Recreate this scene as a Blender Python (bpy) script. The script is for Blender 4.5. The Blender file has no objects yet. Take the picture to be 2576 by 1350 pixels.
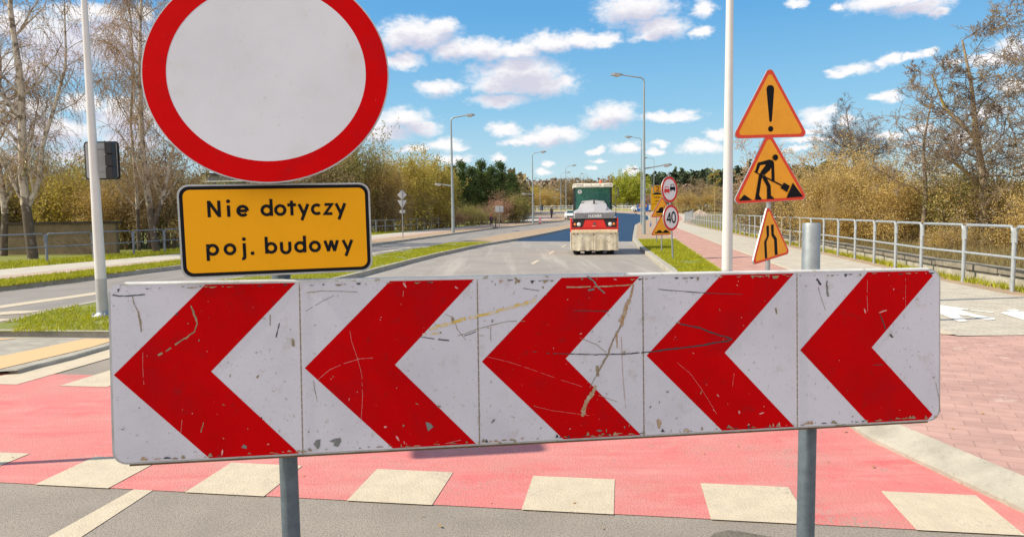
import bpy, bmesh, math, random
import numpy as np
from mathutils import Vector, Matrix, noise
from mathutils.geometry import tessellate_polygon
PI=math.pi; rad=math.radians
S=bpy.context.scene; C=S.collection
random.seed(7); rng=np.random.default_rng(7)

# ------------------------------------------------------------ camera
F,PITCH,ROLL,HC=1781.3,.079014,-.013837,1.6196
cp,sp,cr,sr=math.cos(PITCH),math.sin(PITCH),math.cos(ROLL),math.sin(ROLL)
FW=Vector((0,cp,-sp)); R0=Vector((1,0,0)); U0=Vector((0,sp,cp))
RT=R0*cr+U0*sr; UP=-R0*sr+U0*cr
cam=bpy.data.cameras.new('camera'); co=bpy.data.objects.new('camera',cam); C.objects.link(co)
M=Matrix.Identity(4)
for i,v in enumerate((RT,UP,-FW)):
    for j in range(3): M[j][i]=v[j]
M[2][3]=HC; co.matrix_world=M
cam.sensor_width=36; cam.lens=F/2576*36; cam.clip_start=.05; cam.clip_end=6000
S.camera=co
# ------------------------------------------------------------ sun and sky
SUN_EL,SUN_AZ=rad(45),rad(7.5)         # sun stands to the left, a little behind the signs
sd=Vector((-math.cos(SUN_AZ)*math.cos(SUN_EL),-math.sin(SUN_AZ)*math.cos(SUN_EL),math.sin(SUN_EL)))
sl=bpy.data.lights.new('sun','SUN'); sl.energy=4.2; sl.angle=rad(.5); sl.color=(1,.90,.73)
so=bpy.data.objects.new('sun',sl); C.objects.link(so); so.rotation_euler=sd.to_track_quat('Z','Y').to_euler()
S.view_settings.view_transform='Standard'; S.view_settings.look='None'; S.view_settings.gamma=1; S.view_settings.exposure=.55

def g(y):                                # the road climbs gently far ahead
    return 0.0 if y<70 else (2.2*((y-70)/120)**1.5 if y<190 else 2.2+(y-190)*.004)
def ray(X,Y): return FW+RT*((X-1288)/F)-UP*((Y-675)/F)
def at(X,Y,z=0.0):
    d=ray(X,Y); t=1.0
    while t<600:
        if HC+t*d.z<g(t*d.y)+z: break
        t*=1.01
    lo,hi=t/1.01,t
    for _ in range(30):
        m=(lo+hi)/2
        if HC+m*d.z<g(m*d.y)+z: hi=m
        else: lo=m
    return Vector((hi*d.x,hi*d.y,g(hi*d.y)+z))
def aty(X,Y,y):
    d=ray(X,Y); t=y/d.y
    return Vector((d.x*t,y,HC+d.z*t))

W=bpy.data.worlds.new('World'); S.world=W; W.use_nodes=True
nt=W.node_tree; nt.nodes.clear()
def N(t,k,**a):
    n=t.nodes.new(k)
    for x,v in a.items(): setattr(n,x,v)
    return n
def math_(t,op,a,b=None,c=None,clamp=False):
    n=N(t,'ShaderNodeMath',operation=op,use_clamp=clamp)
    for i,v in enumerate((a,b,c)):
        if v is None: continue
        if isinstance(v,(int,float)): n.inputs[i].default_value=v
        else: t.links.new(v,n.inputs[i])
    return n.outputs[0]
# clouds: x, y, half width, half height as seen over the road, turned into directions on the sky
def _c(s,ox,k,l): return [(ox+x*k,y*k,rx*k,ry*k*s) for x,y,rx,ry in l]
CL=_c(1,883.9,.3676,[(450,240,270,100),(620,190,110,70),(330,260,150,80),(370,410,120,50),(700,350,150,75),(900,340,190,75),(1130,350,180,65),(1350,300,190,65),(1560,280,170,55),(1730,275,120,55),
(600,610,140,58),(1150,500,290,115),(1250,580,280,80),(1000,580,200,70),(1020,690,190,42),(1430,560,110,45),(1950,60,260,110),(2120,190,190,75),(2050,250,120,40),(2400,60,80,60),(2420,220,80,40),
(350,820,190,70),(480,880,120,45),(200,900,190,60),(640,990,140,42),(430,1012,110,24),(730,1008,95,22),(700,1078,130,27),(1050,890,115,50),(1400,910,190,50),(1290,950,200,50),(1130,985,105,26),
(1780,780,170,70),(1720,830,130,50),(2180,800,200,36),(1980,862,36,20),(1000,1066,55,20),(1350,1105,42,22),(1320,1165,66,22),(1890,1012,110,38),(1670,1032,80,22),(2095,992,55,24),(2065,1052,55,22),(1690,1100,55,17),
(2390,1010,150,45),(2500,920,80,40),(1640,1160,45,20),(1900,1150,60,22),(2390,553,30,16),(540,1180,50,18)])
CL+=_c(1,1894,.2806,[(1250,-10,420,95),(1500,60,280,70),(1640,120,120,40),(400,20,90,35),(780,60,80,40),(900,620,170,55),(760,665,120,32),(1240,505,130,50),(1450,500,150,42),(1610,465,80,42),(1130,560,90,35),
(1180,870,150,48),(1100,895,80,22),(570,1060,150,85),(670,1010,70,50),(860,1085,90,45),(430,1180,240,32),(1200,1215,180,36),(560,1250,250,28),(400,1325,160,22),(2310,450,160,110),(2100,540,200,60),(1800,560,130,40),
(2300,790,140,60),(2150,1000,190,60),(1520,1150,110,45),(1900,1250,200,60),(1500,1300,160,25)])
CL+=[(150,110,120,75),(60,170,90,45),(300,110,90,70),(120,330,130,38),(330,300,110,45),(30,60,60,40)]
CL+=_c(1,0,.3274,[(850,270,230,160),(600,120,200,80),(780,100,200,70),(280,330,150,70),(180,820,220,80),(960,420,150,90),(640,800,210,60),(950,800,150,60),(1000,1080,240,80),(200,1080,230,60),(640,1200,300,70),(330,470,120,50),(1050,120,150,80),(60,1230,150,60)])
ang=lambda v:(math.atan2(v.x,v.y),math.asin(max(-1,min(1,v.normalized().z))))
def mkgrp(CLS):
  grp=bpy.data.node_groups.new('cloud_field','ShaderNodeTree')
  grp.interface.new_socket('Vector',in_out='INPUT',socket_type='NodeSocketVector')
  grp.interface.new_socket('Field',in_out='OUTPUT',socket_type='NodeSocketFloat')
  gi=N(grp,'NodeGroupInput'); go=N(grp,'NodeGroupOutput'); cur=None
  for (X,Y,rx,ry) in CLS:
      a,e=ang(ray(X,Y)); a1,_=ang(ray(X+rx,Y)); _,e1=ang(ray(X,Y-ry))
      ka=1/max(1e-4,abs(a1-a)*1.08); ke=1/max(1e-4,abs(e1-e)*1.12)
      m=N(grp,'ShaderNodeVectorMath',operation='MULTIPLY_ADD'); m.inputs[1].default_value=(ka,ke,0); m.inputs[2].default_value=(-a*ka,-e*ke,0)
      grp.links.new(gi.outputs[0],m.inputs[0])
      l=N(grp,'ShaderNodeVectorMath',operation='LENGTH'); grp.links.new(m.outputs[0],l.inputs[0])
      if cur is None: cur=l.outputs['Value']
      else:
          n=N(grp,'ShaderNodeMath',operation='MINIMUM')
          grp.links.new(cur,n.inputs[0]); grp.links.new(l.outputs['Value'],n.inputs[1]); cur=n.outputs[0]
  grp.links.new(cur,go.inputs[0])
  return grp
CL.sort(key=lambda c:-c[2]*c[3]); G1=mkgrp(CL[:96]); G2=mkgrp(CL[:40])
tc=N(nt,'ShaderNodeTexCoord'); sx=N(nt,'ShaderNodeSeparateXYZ'); nt.links.new(tc.outputs['Generated'],sx.inputs[0])
az=math_(nt,'ARCTAN2',sx.outputs[0],sx.outputs[1]); el=math_(nt,'ARCSINE',sx.outputs[2])
cb=N(nt,'ShaderNodeCombineXYZ'); nt.links.new(az,cb.inputs[0]); nt.links.new(el,cb.inputs[1])
# break the outlines up
sc2=N(nt,'ShaderNodeVectorMath',operation='MULTIPLY'); sc2.inputs[1].default_value=(1,1.6,1); nt.links.new(cb.outputs[0],sc2.inputs[0])
nz=N(nt,'ShaderNodeTexNoise'); nz.inputs['Scale'].default_value=26; nz.inputs['Detail'].default_value=5; nz.inputs['Roughness'].default_value=.62; nt.links.new(sc2.outputs[0],nz.inputs['Vector'])
nz2=N(nt,'ShaderNodeTexNoise'); nz2.inputs['Scale'].default_value=90; nz2.inputs['Detail'].default_value=4; nz2.inputs['Roughness'].default_value=.6; nt.links.new(sc2.outputs[0],nz2.inputs['Vector'])
def field(off,grp):
    v=N(nt,'ShaderNodeVectorMath',operation='ADD'); v.inputs[1].default_value=off; nt.links.new(cb.outputs[0],v.inputs[0])
    wv=N(nt,'ShaderNodeVectorMath',operation='MULTIPLY_ADD'); nt.links.new(nz.outputs['Color'],wv.inputs[0]); wv.inputs[1].default_value=(.045,.026,0); nt.links.new(v.outputs[0],wv.inputs[2])
    w2=N(nt,'ShaderNodeVectorMath',operation='ADD'); nt.links.new(wv.outputs[0],w2.inputs[0]); w2.inputs[1].default_value=(-.0225,-.013,0)
    G=N(nt,'ShaderNodeGroup'); G.node_tree=grp; nt.links.new(w2.outputs[0],G.inputs[0])
    f=math_(nt,'SUBTRACT',1.2,G.outputs[0])
    f=math_(nt,'ADD',f,math_(nt,'MULTIPLY',math_(nt,'SUBTRACT',nz2.outputs['Fac'],.5),.85))
    return f
f1=field((0,0,0),G1); f2=field((-.004,.016,0),G2)
den=N(nt,'ShaderNodeMapRange',interpolation_type='SMOOTHSTEP'); den.inputs[1].default_value=-.12; den.inputs[2].default_value=.80; nt.links.new(f1,den.inputs[0])
shd=N(nt,'ShaderNodeMapRange',interpolation_type='SMOOTHSTEP'); shd.inputs[1].default_value=.0; shd.inputs[2].default_value=.95; nt.links.new(f2,shd.inputs[0])
cc=N(nt,'ShaderNodeMix',data_type='RGBA'); cc.inputs[6].default_value=(5.9,5.75,5.75,1); cc.inputs[7].default_value=(3.9,3.85,4.5,1); nt.links.new(shd.outputs[0],cc.inputs[0])
sky=N(nt,'ShaderNodeTexSky',sky_type='NISHITA',sun_disc=False); sky.sun_elevation=SUN_EL; sky.sun_rotation=PI*1.5-SUN_AZ; sky.ozone_density=2.0; sky.air_density=1.0; sky.dust_density=.5
rmp=N(nt,'ShaderNodeValToRGB'); cr_=rmp.color_ramp; cr_.elements[0].position=0; cr_.elements[0].color=(.66,.85,.92,1); cr_.elements[1].position=1; cr_.elements[1].color=(.05,.26,.62,1)
for p_,c_ in ((.05,(.54,.80,.93,1)),(.14,(.27,.64,.93,1)),(.26,(.11,.47,.90,1)),(.45,(.07,.36,.78,1))):
    e_=cr_.elements.new(p_); e_.color=c_
nt.links.new(sx.outputs[2],rmp.inputs[0])
rsc=N(nt,'ShaderNodeVectorMath',operation='SCALE'); rsc.inputs[3].default_value=4.9; nt.links.new(rmp.outputs[0],rsc.inputs[0])
tint=N(nt,'ShaderNodeMix',data_type='RGBA'); tint.inputs[0].default_value=.8; nt.links.new(sky.outputs[0],tint.inputs[6]); nt.links.new(rsc.outputs[0],tint.inputs[7])
mx=N(nt,'ShaderNodeMix',data_type='RGBA'); nt.links.new(math_(nt,'MULTIPLY',den.outputs[0],.97),mx.inputs[0]); nt.links.new(tint.outputs[2],mx.inputs[6]); nt.links.new(cc.outputs[2],mx.inputs[7])
# pale fill added to the unseen sky behind the camera, lifts shaded faces
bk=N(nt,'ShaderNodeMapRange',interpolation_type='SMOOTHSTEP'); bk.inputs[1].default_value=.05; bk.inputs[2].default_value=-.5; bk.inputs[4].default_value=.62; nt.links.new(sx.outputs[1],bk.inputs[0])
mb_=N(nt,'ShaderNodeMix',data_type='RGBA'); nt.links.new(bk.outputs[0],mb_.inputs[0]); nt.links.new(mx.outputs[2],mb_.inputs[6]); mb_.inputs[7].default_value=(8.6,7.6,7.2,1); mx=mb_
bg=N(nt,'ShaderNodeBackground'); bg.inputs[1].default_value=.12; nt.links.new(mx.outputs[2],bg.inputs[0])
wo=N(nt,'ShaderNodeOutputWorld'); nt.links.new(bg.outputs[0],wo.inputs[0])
W.cycles.sampling_method='NONE'

# ------------------------------------------------------------ materials
MT={}
def mat(name,col,rough=.8,metal=0,var=0,vs=8,col2=None,spots=None,bump=0,bs=60,emit=None,trans=0,spec=.5,stripe=None,mask=(.4,.65),leaf=False):
    if name in MT: return MT[name]
    m=bpy.data.materials.new(name); m.use_nodes=True; t=m.node_tree; b=t.nodes['Principled BSDF']
    b.inputs['Roughness'].default_value=rough; b.inputs['Metallic'].default_value=metal; b.inputs['Specular IOR Level'].default_value=spec
    b.inputs['Base Color'].default_value=(*col,1)
    geo=N(t,'ShaderNodeNewGeometry') ; P=geo.outputs['Position']
    out=None
    if col2 or var:
        n=N(t,'ShaderNodeTexNoise'); n.inputs['Scale'].default_value=vs; n.inputs['Detail'].default_value=6; n.inputs['Roughness'].default_value=.65; t.links.new(P,n.inputs['Vector'])
        r=N(t,'ShaderNodeMapRange'); r.inputs[1].default_value=mask[0]; r.inputs[2].default_value=mask[1]; t.links.new(n.outputs['Fac'],r.inputs[0])
        c2=col2 or tuple(c*(1-var) for c in col)
        x=N(t,'ShaderNodeMix',data_type='RGBA'); x.inputs[6].default_value=(*col,1); x.inputs[7].default_value=(*c2,1); t.links.new(r.outputs[0],x.inputs[0]); out=x.outputs[2]
    if spots:                             # (scale, threshold, colour, softness, amount)
        for (sc_,th,cl,sf,am) in spots:
            n=N(t,'ShaderNodeTexNoise'); n.inputs['Scale'].default_value=sc_; n.inputs['Detail'].default_value=5; n.inputs['Roughness'].default_value=.6; t.links.new(P,n.inputs['Vector'])
            r=N(t,'ShaderNodeMapRange'); r.inputs[1].default_value=th; r.inputs[2].default_value=th+sf; r.inputs[4].default_value=am; t.links.new(n.outputs['Fac'],r.inputs[0])
            x=N(t,'ShaderNodeMix',data_type='RGBA'); t.links.new(r.outputs[0],x.inputs[0])
            if out: t.links.new(out,x.inputs[6])
            else: x.inputs[6].default_value=(*col,1)
            x.inputs[7].default_value=(*cl,1); out=x.outputs[2]
    if stripe: out=stripe(t,P,out,col)
    if out: t.links.new(out,b.inputs['Base Color'])
    if bump:
        n=N(t,'ShaderNodeTexNoise'); n.inputs['Scale'].default_value=bs; n.inputs['Detail'].default_value=4; t.links.new(P,n.inputs['Vector'])
        bp=N(t,'ShaderNodeBump'); bp.inputs['Strength'].default_value=bump; bp.inputs['Distance'].default_value=.02; t.links.new(n.outputs['Fac'],bp.inputs['Height']); t.links.new(bp.outputs[0],b.inputs['Normal'])
    if emit: b.inputs['Emission Color'].default_value=(*emit,1); b.inputs['Emission Strength'].default_value=1
    if trans: b.inputs['Transmission Weight'].default_value=trans
    if leaf:
        o=t.nodes['Material Output']; tr=N(t,'ShaderNodeBsdfTranslucent'); ms=N(t,'ShaderNodeMixShader'); ms.inputs[0].default_value=.35
        if out: t.links.new(out,tr.inputs[0])
        else: tr.inputs[0].default_value=(*col,1)
        t.links.new(b.outputs[0],ms.inputs[1]); t.links.new(tr.outputs[0],ms.inputs[2]); t.links.new(ms.outputs[0],o.inputs[0])
    MT[name]=m; return m
def streaks(sx,sy,rot,c,lo,hi,am,base=None):
    def f(t,P,out,col):
        mp=N(t,'ShaderNodeMapping'); mp.inputs['Rotation'].default_value=(0,0,rot); mp.inputs['Scale'].default_value=(sx,sy,1); t.links.new(P,mp.inputs[0])
        n=N(t,'ShaderNodeTexNoise'); n.inputs['Scale'].default_value=1; n.inputs['Detail'].default_value=6; n.inputs['Roughness'].default_value=.68; t.links.new(mp.outputs[0],n.inputs['Vector'])
        r=N(t,'ShaderNodeMapRange'); r.inputs[1].default_value=lo; r.inputs[2].default_value=hi; r.inputs[4].default_value=am; t.links.new(n.outputs['Fac'],r.inputs[0])
        x=N(t,'ShaderNodeMix',data_type='RGBA'); t.links.new(r.outputs[0],x.inputs[0])
        if out: t.links.new(out,x.inputs[6])
        else: x.inputs[6].default_value=(*col,1)
        x.inputs[7].default_value=(*c,1); o=x.outputs[2]
        return base(t,P,o,col) if base else o
    return f
def patches(big,lo,fine,flo,c,am,base=None):
    # coarse stains broken up by grain
    def f(t,P,out,col):
        n=N(t,'ShaderNodeTexNoise'); n.inputs['Scale'].default_value=big; n.inputs['Detail'].default_value=3; t.links.new(P,n.inputs['Vector'])
        r=N(t,'ShaderNodeMapRange'); r.inputs[1].default_value=lo; r.inputs[2].default_value=lo+.1; t.links.new(n.outputs['Fac'],r.inputs[0])
        m=N(t,'ShaderNodeTexNoise'); m.inputs['Scale'].default_value=fine; m.inputs['Detail'].default_value=4; t.links.new(P,m.inputs['Vector'])
        q=N(t,'ShaderNodeMapRange'); q.inputs[1].default_value=flo; q.inputs[2].default_value=flo+.05; q.inputs[4].default_value=am; t.links.new(m.outputs['Fac'],q.inputs[0])
        k=math_(t,'MULTIPLY',r.outputs[0],q.outputs[0]); x=N(t,'ShaderNodeMix',data_type='RGBA'); t.links.new(k,x.inputs[0])
        if out: t.links.new(out,x.inputs[6])
        else: x.inputs[6].default_value=(*col,1)
        x.inputs[7].default_value=(*c,1); o=x.outputs[2]
        return base(t,P,o,col) if base else o
    return f
# ------------------------------------------------------------ mesh helpers
class MB:
    def __init__(s): s.v=[];s.f=[];s.m=[];s.n=0;s.sm=[]
    def add(s,V,Fc,mi=0,smooth=False):
        o=s.n; s.v+= [tuple(p) for p in V]; s.n+=len(V)
        for f in Fc: s.f.append(tuple(i+o for i in f)); s.m.append(mi); s.sm.append(smooth)
    def box(s,c,d,mi=0,rz=0,taper=1,bev=0):
        x,y,z=d[0]/2,d[1]/2,d[2]/2; ca,sa=math.cos(rz),math.sin(rz); V=[]
        if bev:
            b=min(bev,x*.9,y*.9,z*.9); V=[]
            bm=bmesh.new(); bmesh.ops.create_cube(bm,size=1)
            for v in bm.verts: v.co=Vector((v.co.x*2*x*(taper if v.co.z>0 else 1),v.co.y*2*y*(taper if v.co.z>0 else 1),v.co.z*2*z))
            bmesh.ops.bevel(bm,geom=bm.edges[:]+bm.verts[:],offset=b,segments=2,affect='EDGES',profile=.6)
            bm.verts.index_update()
            V=[(c[0]+v.co.x*ca-v.co.y*sa,c[1]+v.co.x*sa+v.co.y*ca,c[2]+v.co.z) for v in bm.verts]
            Fc=[[v.index for v in f.verts] for f in bm.faces]; bm.free(); s.add(V,Fc,mi); return s
        for k in (-1,1):
            t=taper if k>0 else 1
            for i,j in ((-1,-1),(1,-1),(1,1),(-1,1)):
                a,b=i*x*t,j*y*t; V.append((c[0]+a*ca-b*sa,c[1]+a*sa+b*ca,c[2]+k*z))
        s.add(V,[(3,2,1,0),(4,5,6,7),(0,1,5,4),(1,2,6,5),(2,3,7,6),(3,0,4,7)],mi); return s
    def tube(s,P,r,n=8,mi=0,cap=True,smooth=True):
        P=[Vector(p) for p in P]
        if not hasattr(r,'__len__'): r=[r]*len(P)
        V=[];Fc=[]; up=None
        for i,p in enumerate(P):
            t=(P[min(i+1,len(P)-1)]-P[max(i-1,0)]).normalized()
            if up is None: up=Vector((0,1,0)) if abs(t.y)<.8 else Vector((1,0,0))
            a=t.cross(up)
            if a.length<1e-4: up=Vector((1,0,0)); a=t.cross(up)
            a.normalize(); b=t.cross(a)
            for k in range(n):
                w=2*PI*k/n; V.append(p+(a*math.cos(w)+b*math.sin(w))*r[i])
        for i in range(len(P)-1):
            for k in range(n):
                k2=(k+1)%n; Fc.append((i*n+k,i*n+k2,(i+1)*n+k2,(i+1)*n+k))
        s.add(V,Fc,mi,smooth)
        if cap:
            s.add([V[k] for k in range(n)],[tuple(range(n))[::-1]],mi); s.add([V[(len(P)-1)*n+k] for k in range(n)],[tuple(range(n))],mi)
        return s
    def lathe(s,c,prof,n=20,mi=0,axis='z',smooth=True):
        V=[];Fc=[]
        for (r,h) in prof:
            for k in range(n):
                w=2*PI*k/n; a,b=r*math.cos(w),r*math.sin(w)
                V.append((c[0]+a,c[1]+b,c[2]+h) if axis=='z' else ((c[0]+h,c[1]+a,c[2]+b) if axis=='x' else (c[0]+a,c[1]+h,c[2]+b)))
        for i in range(len(prof)-1):
            for k in range(n):
                k2=(k+1)%n; Fc.append((i*n+k,i*n+k2,(i+1)*n+k2,(i+1)*n+k))
        s.add(V,Fc,mi,smooth); s.add([V[k] for k in range(n)],[tuple(range(n))[::-1]],mi); s.add(V[-n:],[tuple(range(n))],mi); return s
    def ball(s,c,r,mi=0,n=12,sq=(1,1,1)):
        V=[];Fc=[];h=n//2+1
        for i in range(h+1):
            ph=PI*i/h
            for k in range(n):
                w=2*PI*k/n; V.append((c[0]+sq[0]*r*math.sin(ph)*math.cos(w),c[1]+sq[1]*r*math.sin(ph)*math.sin(w),c[2]+sq[2]*r*math.cos(ph)))
        for i in range(h):
            for k in range(n):
                k2=(k+1)%n; Fc.append((i*n+k,(i+1)*n+k,(i+1)*n+k2,i*n+k2))
        s.add(V,Fc,mi,True); return s
    def prism(s,poly,y0,y1,mi=0,edge=None,T=None):     # polygon in x,z extruded along y (front at y0)
        if y1 is not None and y1<y0: y0,y1=y1,y0
        tri=tessellate_polygon([[Vector((p[0],p[1],0)) for p in poly]]); n=len(poly)
        fr=[(p[0],y0,p[1]) for p in poly]; bk=[(p[0],y1,p[1]) for p in poly] if y1 is not None else None
        X=lambda L:[T@Vector(p) for p in L] if T else L
        area=sum(poly[i][0]*poly[(i+1)%n][1]-poly[(i+1)%n][0]*poly[i][1] for i in range(n))
        def ori(f,front):
            a,b,c=[poly[i] for i in f]; cw=(b[0]-a[0])*(c[1]-a[1])-(c[0]-a[0])*(b[1]-a[1])
            return tuple(f) if (cw>0)==front else tuple(f)[::-1]
        s.add(X(fr),[ori(f,True) for f in tri],mi)
        if bk:
            s.add(X(bk),[ori(f,False) for f in tri],mi if edge is None else edge)
            q=[(i,(i+1)%n,n+(i+1)%n,n+i) for i in range(n)]
            if area>0: q=[f[::-1] for f in q]
            s.add(X(fr+bk),q,mi if edge is None else edge)
        return s
    def build(s,name,mats,parent=None,loc=None):
        me=bpy.data.meshes.new(name); me.from_pydata(s.v,[],s.f)
        if not isinstance(mats,(list,tuple)): mats=[mats]
        for m in mats: me.materials.append(m)
        me.polygons.foreach_set('material_index',s.m); me.polygons.foreach_set('use_smooth',s.sm); me.update()
        o=bpy.data.objects.new(name,me); C.objects.link(o)
        if parent: o.parent=parent
        if loc: o.location=loc
        return o
def tag(o,label=None,cat=None,group=None,kind=None):
    if label: o['label']=label
    if cat: o['category']=cat
    if group: o['group']=group
    if kind: o['kind']=kind
    return o
def empty(name,loc=(0,0,0),rz=0,**k):
    o=bpy.data.objects.new(name,None); C.objects.link(o); o.location=loc; o.rotation_euler=(0,0,rz); o.empty_display_size=.2; return tag(o,**k)
def dup(o,loc=None,rz=None,label=None,scale=None,group=None):
    def cp_(q,par):
        c=q.copy(); C.objects.link(c); c.parent=par
        for ch in q.children: cp_(ch,c)
        return c
    c=cp_(o,None)
    if loc is not None: c.location=loc
    if rz is not None: c.rotation_euler=(0,0,rz)
    if scale is not None: c.scale=scale if hasattr(scale,'__len__') else (scale,)*3
    if label: c['label']=label
    if group: c['group']=group
    return c
def rounded(w,h,r,n=6,cx=0,cz=0):
    P=[]
    for (x,z,a) in ((w/2-r,h/2-r,0),(-w/2+r,h/2-r,90),(-w/2+r,-h/2+r,180),(w/2-r,-h/2+r,270)):
        for k in range(n+1):
            t=rad(a+90*k/n); P.append((cx+x+r*math.cos(t),cz+z+r*math.sin(t)))
    return P
def circ(r,n=48,cx=0,cz=0,sz=1): return [(cx+r*math.cos(2*PI*k/n),cz+sz*r*math.sin(2*PI*k/n)) for k in range(n)]
def tri_round(side,r,n=6,cz=0):
    H=side*math.sqrt(3)/2; c=[(-side/2,-H/3),(side/2,-H/3),(0,2*H/3)]; P=[]
    for i,(x,z) in enumerate(c):
        L=math.hypot(x,z); k=(L-2*r)/L; a0=[150,270,30][i]      # corner centres pulled in
        for j in range(n+1):
            t=rad(a0+120*j/n); P.append((x*k+r*math.cos(t),z*k+r*math.sin(t)+cz))
    return P
# stroke lettering
def arc(cx,cy,rx,a0,a1,ry=None,n=14): 
    ry=ry or rx
    return [(cx+rx*math.cos(rad(a0+(a1-a0)*k/n)),cy+ry*math.sin(rad(a0+(a1-a0)*k/n))) for k in range(n+1)]
O=lambda cx=.275,r=.275: arc(cx,.35,r,0,360,n=24)
GL={'N':([[(0,0),(0,1)],[(0,.96),(.58,.04)],[(.58,0),(.58,1)]],.58),'i':([[(0,0),(0,.7)],'dot:0,.95'],0),
'e':([arc(.275,.35,.275,0,318,n=20),[(.02,.35),(.53,.35)]],.55),'d':([O(),[(.55,0),(.55,1.05)]],.55),'o':([O()],.55),
't':([[(.16,0),(.16,.92)],[(-.10,.66),(.42,.66)]],.34),'y':([[(0,.7),(.28,.06)],[(.55,.7),(.14,-.32)]],.55),
'c':([arc(.275,.35,.275,48,312,n=18)],.5),'z':([[(0,.64),(.44,.64),(0,.06),(.46,.06)]],.45),'p':([O(),[(0,-.32),(0,.7)]],.55),
'j':([[(.12,.7),(.12,-.12)]+arc(0,-.14,.12,0,-110,n=6),'dot:.12,.95'],.14),'.':(['dot:0,.06'],0),'b':([O(),[(0,0),(0,1.05)]],.55),
'u':([[(0,.7),(0,.26)]+arc(.25,.26,.25,180,360,n=12)+[(.5,.7)]],.5),'w':([[(0,.7),(.21,.02)],[(.19,.02),(.40,.70)],[(.38,.70),(.59,.02)],[(.57,.02),(.78,.7)]],.78),
'H':([[(0,0),(0,1)],[(.58,0),(.58,1)],[(0,.5),(.58,.5)]],.58),'A':([[(0,0),(.34,1),(.68,0)],[(.12,.32),(.56,.32)]],.68),
'M':([[(0,0),(0,1)],[(0.02,.96),(.39,.14)],[(.37,.14),(.74,.96)],[(.76,0),(.76,1)]],.76),'4':([[(.46,0),(.46,1)],[(.46,.97),(0,.3),(.62,.3)]],.6),
'0':([arc(.3,.5,.3,0,360,.5,n=28)],.6),'2':([arc(.28,.7,.28,170,-40,.28,n=14)+[(0,.03),(.58,.03)]],.56),'P':([[(0,0),(0,1)],[(0,.97),(.3,.97)]+arc(.3,.74,.23,90,-90,n=10)+[(0,.51)]],.53),
'ł':([[(.1,0),(.1,1.05)],[(-.05,.42),(.26,.66)]],.22),'ż':([[(0,.64),(.44,.64),(0,.06),(.46,.06)],'dot:.24,.95'],.45),
'n':([[(0,0),(0,.7)],[(0,.4)]+arc(.25,.44,.25,180,0,n=10)+[(.5,0)]],.5),'s':([arc(.2,.5,.17,40,250,.15,n=10)+arc(.2,.2,.19,80,-150,.15,n=10)],.4),'k':([[(0,0),(0,1.05)],[(.42,.7),(.03,.3)],[(.15,.4),(.44,0)]],.44),' ':([],.32)}
def ribbon(P,w):
    P=[Vector((p[0],p[1])) for p in P]; P=[p for i,p in enumerate(P) if i==0 or (p-P[i-1]).length>1e-5]; closed=(P[0]-P[-1]).length<1e-6; n=len(P); L=[];R=[]
    for i in range(n):
        a=P[i]-P[i-1] if i>0 else (P[0]-P[-2] if closed else P[1]-P[0])
        b=P[i+1]-P[i] if i<n-1 else (P[1]-P[0] if closed else P[-1]-P[-2])
        a=a.normalized(); b=b.normalized(); t=a+b
        if t.length<1e-4: t=b
        t.normalize(); nn=Vector((-t.y,t.x)); k=min(1.9,1/max(.3,nn.dot(Vector((-b.y,b.x)))))
        L.append(P[i]+nn*w/2*k); R.append(P[i]-nn*w/2*k)
    return L,R
def text(mb,s,x,z,size,w,y,mi=0,track=.24,width=None,slant=0,center=False,T=None):
    # s lettered from strokes of weight w (share of the cap height); width stretches the tracking to fit
    tot=sum(GL[c][1] for c in s)
    n=len(s)-1
    if width: track=(width/size-tot)/n
    if center: x-= (tot+track*n)*size/2
    cx=0; k=0
    for c in s:
        st,adv=GL[c]
        for q in st:
            k+=1; yy=y-.00012*(k%7)
            if isinstance(q,str):
                a,b=[float(t) for t in q[4:].split(',')]; V=[(x+(cx+a+p[0]*w*.62)*size,yy,z+(b+p[1]*w*.62)*size) for p in circ(1,12)]
                mb.add([T@Vector(v) for v in V] if T else V,[tuple(range(12))],mi); continue
            L,R=ribbon(q,w); m=len(L)
            V=[(x+(cx+p.x)*size,yy,z+p.y*size) for p in L+R]
            mb.add([T@Vector(v) for v in V] if T else V,[(i,i+m,i+m+1,i+1) for i in range(m-1)],mi)
        cx+=adv+track
# ground sheets
def dens(P,step=4):
    Q=[]
    for i in range(len(P)-1):
        a,b=Vector(P[i]),Vector(P[i+1]); n=max(1,int((b-a).length/step))
        Q+=[a+(b-a)*(k/n) for k in range(n)]
    return Q+[Vector(P[-1])]
def resample(P,n):
    P=[Vector(p) for p in P]; d=[0]
    for i in range(1,len(P)): d.append(d[-1]+(P[i]-P[i-1]).length)
    out=[];j=0
    for k in range(n):
        t=d[-1]*k/(n-1)
        while j<len(P)-2 and d[j+1]<t: j+=1
        u=(t-d[j])/max(1e-9,d[j+1]-d[j]); out.append(P[j]+(P[j+1]-P[j])*min(1,u))
    return out
def sheet(mb,A,B,z,mi=0,n=90,cols=3):
    A,B=resample(A,n),resample(B,n); V=[];Fc=[]
    for a,b in zip(A,B):
        for c in range(cols+1):
            p=a+(b-a)*c/cols; V.append((p.x,p.y,g(p.y)+z))
    k=cols+1
    for i in range(n-1):
        for c in range(cols):
            f=(i*k+c,i*k+c+1,(i+1)*k+c+1,(i+1)*k+c); Fc.append(f)
    a,b,c_=[Vector(V[i]) for i in Fc[0][:3]]
    if (b-a).cross(c_-a).z<0: Fc=[f[::-1] for f in Fc]
    mb.add(V,Fc,mi); return mb
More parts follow.
